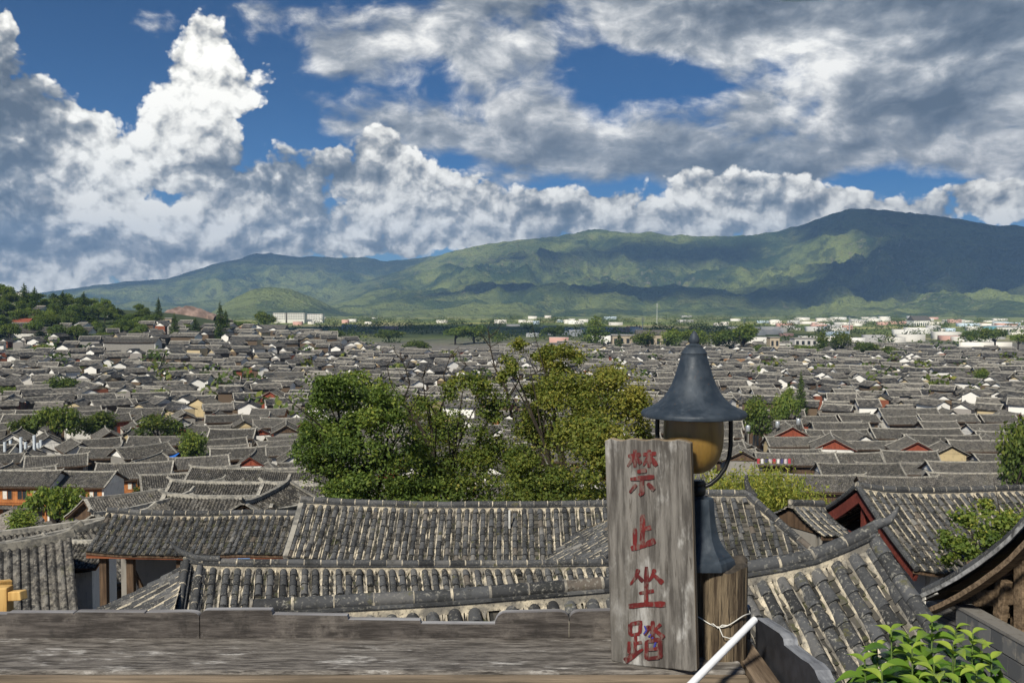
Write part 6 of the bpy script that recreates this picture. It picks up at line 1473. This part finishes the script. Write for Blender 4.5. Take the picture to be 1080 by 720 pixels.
r3, sg3, of3, fk3 = big_tree('broadleaf_tree', 'broad yellow green crown at the right of the big trees, beside the red lettered sign', 44,
    [(562, 468, 40, 34, .62), (602, 424, 48, 30, .72), (640, 404, 40, 24, .88), (664, 430, 30, 34, .92), (572, 412, 28, 22, .64), (622, 460, 54, 36, .68), (580, 508, 54, 30, .56), (642, 490, 46, 34, .74), (552, 498, 26, 36, .5), (600, 372, 28, 12, .80), (572, 374, 16, 12, .76), (546, 364, 14, 10, .78), (540, 384, 13, 14, .70), (528, 398, 10, 10, .68), (604, 528, 54, 20, .55), (662, 516, 36, 24, .72), (540, 530, 44, 16, .50), (676, 455, 18, 30, .95), (560, 440, 24, 20, .6), (590, 390, 22, 12, .76)], 612, 106000, .145, 6.5, 2)
trunk_mesh(sg3, 'trunk', r3)
# bamboo: many arching culms with narrow hanging leaves
def bamboo(label, base, tops, n, D):
    x0 = P(base, 540, D).x; root = empty('bamboo_clump', (x0, D, gz(x0, D)), 0, label, 'bamboo'); o0 = Vector((x0, D, gz(x0, D))); cb = MB(); V = []; T = []
    rr_ = np.random.default_rng(3)
    for (px, py) in tops:
        for q in range(4):
            t = np.array(P(px+rr_.uniform(-9, 9), py+rr_.uniform(-3, 14), D+rr_.uniform(-1.6, 1.6)))-np.array(o0); b = np.array([t[0]*.45+rr_.uniform(-.3, .3), t[1]*.5, 0])
            pts = [b*(1-f)**1.6+t*(1-(1-f)**1.6) if 0 else b+(t-b)*np.array([f**1.5, f**1.5, min(1, 1.18*f-.18*f**4)]) for f in np.linspace(0, 1, 9)]
            cb.tube(pts, list(np.linspace(.028, .006, 9)), 5, 0, .5)
            for k in range(n):
                f = rr_.uniform(.35, 1.0); i = min(int(f*8), 7); p = pts[i]+(pts[i+1]-pts[i])*(f*8-i)+rr_.normal(size=3)*np.array([.26, .26, .20])
                d = rr_.normal(size=3)*.55+np.array([0, 0, -.55]); d /= np.linalg.norm(d); w = np.cross(d, rr_.normal(size=3)); w /= np.linalg.norm(w); L = rr_.uniform(.11, .22)
                V.append([p, p+d*L*.45+w*.024, p+d*L, p+d*L*.45-w*.024]); T.append(np.clip(.80+rr_.normal()*.14+.1*(f-.7), 0, 1))
    V = np.array(V).reshape(-1, 3); np_mesh('crown', V, np.arange(len(V)).reshape(-1, 4), FOL, np.array(T), parent=root); cb.build('culms', m_plain('bamboo culm', (.12, .16, .05), .5, .2), root, smooth=True)
bamboo('feathery light green bamboo behind the hipped roof and the lantern', 815, [(752, 500), (765, 494), (780, 497), (795, 492), (808, 496), (822, 494), (835, 503), (848, 510), (860, 520), (872, 532), (884, 545), (770, 515), (800, 515), (830, 522), (852, 540), (815, 535), (785, 535), (760, 508), (790, 503), (820, 508), (845, 525), (866, 545), (775, 505), (805, 506)], 330, 31)
r4, sg4, of4, fk4 = big_tree('broadleaf_tree', 'loose small tree growing up in front of the red framed house', 19.5,
    [(1018, 545, 20, 14, .50), (1045, 556, 24, 18, .52), (1070, 548, 20, 20, .55), (1004, 572, 16, 14, .45), (1032, 582, 22, 12, .42), (1062, 576, 22, 14, .45), (1000, 590, 12, 10, .42), (1085, 570, 22, 22, .5), (1040, 533, 14, 8, .6)], 1050, 12000, .085, 2.2, 2, sub=4)
trunk_mesh([([tuple(p) for p in pts], [r_*.35 for r_ in rd_]) for pts, rd_ in sg4], 'trunk', r4)
# ---------------------------------------------------------------- small things in the lanes
WHITE = m_plain('white canvas', (.72, .71, .68), .8, .1)
def parasol(px, py, D, w, label):
    p = P(px, py, D); g = gz(p.x, p.y); r = empty('parasol', (p.x, p.y, g), 0, label, 'parasol', 'white parasols of the street stalls'); H = 2.9; R = w/2000*D
    c = MB(); c.lathe([(R, H-.75), (R*.98, H-.55), (R*.5, H-.2), (.03, H)], (0, 0, 0), 8); c.build('canopy', WHITE, r); q = MB(); q.tube([(0, 0, 0), (0, 0, H-.1)], .04, 8); q.build('pole', WD_BROWN, r)
parasol(132, 524, 186, 18, 'largest white parasol by the street stalls'); parasol(92, 530, 178, 9, 'small white parasol left of the largest one'); parasol(110, 527, 182, 8, 'small white parasol touching the orange shop house')
p = P(12, 537, 138); r = empty('thatched_stall', (p.x, p.y, gz(p.x, p.y)), 0, 'round thatched stall with a conical roof at the lane', 'stall'); H = p.z-gz(p.x, p.y)
c = MB(); c.lathe([(4.4, H-2.0), (4.2, H-1.75), (1.6, H-.7), (.1, H)], (0, 0, 0), 20); c.build('thatched_roof', m_plain('grey thatch', (.20, .18, .155), .95, .4, 3), r)
for k in range(6): q = MB(); q.tube([(3.4*cos(k*1.05), 3.4*sin(k*1.05), 0), (3.4*cos(k*1.05), 3.4*sin(k*1.05), H-1.8)], .1, 6); q.build('post', WD_RED, r)
# white poles of a building site
for k, (px, t, b_) in enumerate([(5, 466, 486), (11, 464, 485), (17, 468, 487), (22, 461, 487), (27, 466, 486), (31, 470, 486), (36, 459, 485), (40, 467, 487), (43, 464, 484)]):
    D = 214+(k % 3)*3; p = P(px, t, D); g = gz(p.x, p.y)-.2; m = MB(); m.tube([(p.x, p.y, g), (p.x, p.y, p.z)], .34, 8); tag(m.build('pillar', m_plain('pale blue white pillar', (.55, .60, .64), .6, .15)), 'pale white pillar in the cluster at the left frame edge', 'pillar', 'pale pillars of the building site')
# people in the lane: one continuous body each
def person(px, py, D, h, shirt, trousers, label, rz):
    p = P(px, py, D); g = gz(p.x, p.y); r = empty('person', (p.x, D, g), rz, label, 'person'); s = h/1.7
    me = bpy.data.meshes.new('body'); J = [(0, 0, .92), (0, 0, 1.15), (0, 0, 1.40), (0, 0, 1.48), (0, .01, 1.60), (.11, 0, .88), (.12, .03, .48), (.12, -.02, .04), (-.11, 0, .88), (-.13, -.10, .48), (-.13, .05, .06), (.20, 0, 1.38), (.25, .02, 1.12), (.24, -.10, .90), (-.20, 0, 1.38), (-.26, .0, 1.12), (-.24, -.12, .92), (.12, -.14, .03), (-.13, -.08, .03)]
    E = [(0, 1), (1, 2), (2, 3), (3, 4), (0, 5), (5, 6), (6, 7), (0, 8), (8, 9), (9, 10), (2, 11), (11, 12), (12, 13), (2, 14), (14, 15), (15, 16), (7, 17), (10, 18)]
    Rr = [.14, .15, .15, .06, .105, .10, .07, .05, .10, .07, .05, .07, .05, .035, .07, .05, .035, .04, .04]
    me.from_pydata([(a*s, b*s, c*s) for a, b, c in J], E, []); o = bpy.data.objects.new('body', me); COL.objects.link(o); o.parent = r
    m = o.modifiers.new('skin', 'SKIN'); o.modifiers.new('sub', 'SUBSURF').levels = 1
    for i, v in enumerate(me.skin_vertices[0].data): v.radius = (Rr[i]*s, Rr[i]*s); v.use_root = i == 0
    def cl(t):
        z = t.sep(objco(t))[2]; c = t.mix(t.m('GREATER_THAN', z, .92*s), trousers, shirt); c = t.mix(t.m('GREATER_THAN', z, 1.46*s), c, (.42, .27, .19)); base(t, c)
    me.materials.append(mat('clothes '+label, cl))
    hb_ = MB(); hb_.lathe([(.03*s, 1.73*s), (.10*s, 1.68*s), (.118*s, 1.60*s), (.10*s, 1.54*s)], (0, .025*s, 0), 12); hb_.build('hair', m_plain('black hair', (.015, .013, .012), .5), r, smooth=True)
person(105, 541, 176, 1.7, (.55, .03, .05), (.05, .05, .07), 'person in a red top walking in the lane by the parasols', .4); person(108.5, 543, 174, 1.6, (.45, .06, .20), (.10, .10, .14), 'person in a pink top beside the one in red', 2.0)
person(113, 538, 180, 1.7, (.60, .60, .60), (.06, .08, .14), 'person in white walking toward the orange shop house', 1.2); person(119, 535, 184, 1.65, (.08, .14, .34), (.05, .05, .05), 'person in blue near the largest parasol', -.6); person(184, 500, 208, 1.7, (.62, .60, .55), (.05, .05, .06), 'person in a pale shirt below the blue tarpaulin', .3)
# blue tarpaulin over the lane, lilac awning, blank white wall, washing
def sheet(px0, px1, py, D, dep, colr, name, label, sag=.3, cat='awning', tilt=.5):
    a = P(px0, py, D); b = P(px1, py, D); g = gz(a.x, D); r = empty(name, ((a.x+b.x)/2, D, g), 0, label, cat); w = (b.x-a.x)/2; z = a.z-g; m = MB(); rows = []
    for i in range(9):
        x = -w+2*w*i/8; rows.append([(x, -dep/2+dep*j/5, z-tilt*(1-j/5)*dep*.3-sag*sin(pi*i/8)*sin(pi*j/5)) for j in range(6)])
    m.grid(rows); m.grid([[(x_, y_, z_-.04) for x_, y_, z_ in q] for q in rows][::-1]); m.build('cloth', m_plain(name+' cloth', colr, .6, .15), r, smooth=True)
    for sx in (-1, 1):
        for sy in (-1, 1): q = MB(); q.tube([(sx*w, sy*dep/2, 0), (sx*w, sy*dep/2, z-(tilt*dep*.3 if sy < 0 else 0))], .06, 6); q.build('post', WD_BROWN, r)
sheet(175, 186, 479, 206, 4, (.02, .13, .50), 'tarpaulin', 'bright blue tarpaulin stretched over the lane', .4); sheet(830, 861, 394, 470, 9, (.36, .29, .46), 'awning', 'lilac awning stretched between dark roofs', .5); sheet(96, 113, 419, 380, 4, (.03, .18, .45), 'tarpaulin', 'small blue tarpaulin on the left rooftops', .2)
a = P(138, 434, 322); m = MB(); m.box((0, 0, 0), (6.4, .35, 4.4), 0, .5, Euler((radians(-18), 0, radians(14))).to_matrix()); o = m.build('white_wall', W_WHITE, None, loc=a); 
tag(o, 'blank white wall catching the light among the left roofs', 'wall')
for k in range(9):
    p = P(800+k*4.1, 483.5, 184.5); m = MB(); rows = []
    for i in range(4): rows.append([(p.x+(.34*(i/3-.5)*1.6), p.y+.06*sin(i*2+k), p.z), (p.x+(.34*(i/3-.5)*1.6), p.y+.10*sin(i*2+k), p.z-.5), (p.x+(.34*(i/3-.5)*1.6), p.y+.05*sin(i*2), p.z-.95)])
    m.grid(rows); m.grid([[(x_, y_+.03, z_) for x_, y_, z_ in q] for q in rows][::-1]); tag(m.build('hung_cloth', m_plain(('red', 'white', 'navy', 'pale')[k % 4]+' washing', ((.42, .05, .07), (.66, .64, .62), (.07, .07, .16), (.55, .48, .5))[k % 4], .9, .1)), ('red', 'white', 'navy blue', 'pale pink')[k % 4]+' cloth hung on the line below the long level roof', 'washing', 'washing hung in a row')
p0, p1 = P(796, 483.2, 184.5), P(837, 483.2, 184.5); m = MB(); m.tube([p0, (p0+p1)/2-Vector((0, 0, .12)), p1], .025, 5)
for q in (p0, p1): m.tube([(q.x, q.y, gz(q.x, q.y)), (q.x, q.y, q.z+.2)], .06, 6)
tag(m.build('washing_line', WD_BROWN, None), 'line on two poles that carries the washing', 'washing line')
for k, (px, py, D) in enumerate([(842, 441, 238), (820, 444, 236), (789, 448, 234)]):
    p = P(px, py, D); g = gz(p.x, D); r = empty('water_tank', (p.x, D, g), 0, ('steel water tank on legs just above the orange red gable', 'steel water tank left of the orange red gable', 'steel water tank nearest the lantern cap')[k], 'water tank'); H = p.z-g
    m = MB(); m.lathe([(.01, H), (.5, H-.12), (.55, H-.2), (.55, H-1.5), (.5, H-1.6), (.01, H-1.62)], n=16); m.build('tank', m_plain('dull steel', (.52, .54, .55), .35, .1, 4, .6), r, smooth=True, angle=40)
    for q in range(4): b = MB(); b.tube([(.4*cos(q*1.57+.7), .4*sin(q*1.57+.7), 0), (.4*cos(q*1.57+.7), .4*sin(q*1.57+.7), H-1.6)], .05, 5); b.build('leg', DARK, r)
def mast(px, py, D, label):
    p = P(px, py, D); g = gz(p.x, p.y)-.2; m = MB(); m.tube([(p.x, p.y, g), (p.x, p.y, p.z)], [.9, .3], 6)
    for k in range(3): zz = p.z-1.5-k*3; m.tube([(p.x-2.4, p.y, zz), (p.x+2.4, p.y, zz)], .3, 4)
    tag(m.build('mast', m_plain('pale steel', (.55, .56, .57), .5, .1)), label, 'mast')
mast(693, 320, 2300, 'thin pale mast on the plain left of the lantern tip'); mast(678, 334, 1400, 'shorter pale mast left of the thin one'); mast(785, 335, 1350, 'pale mast in the fields just right of the lantern tip'); mast(896, 334, 1350, 'pale mast before the bright far town')
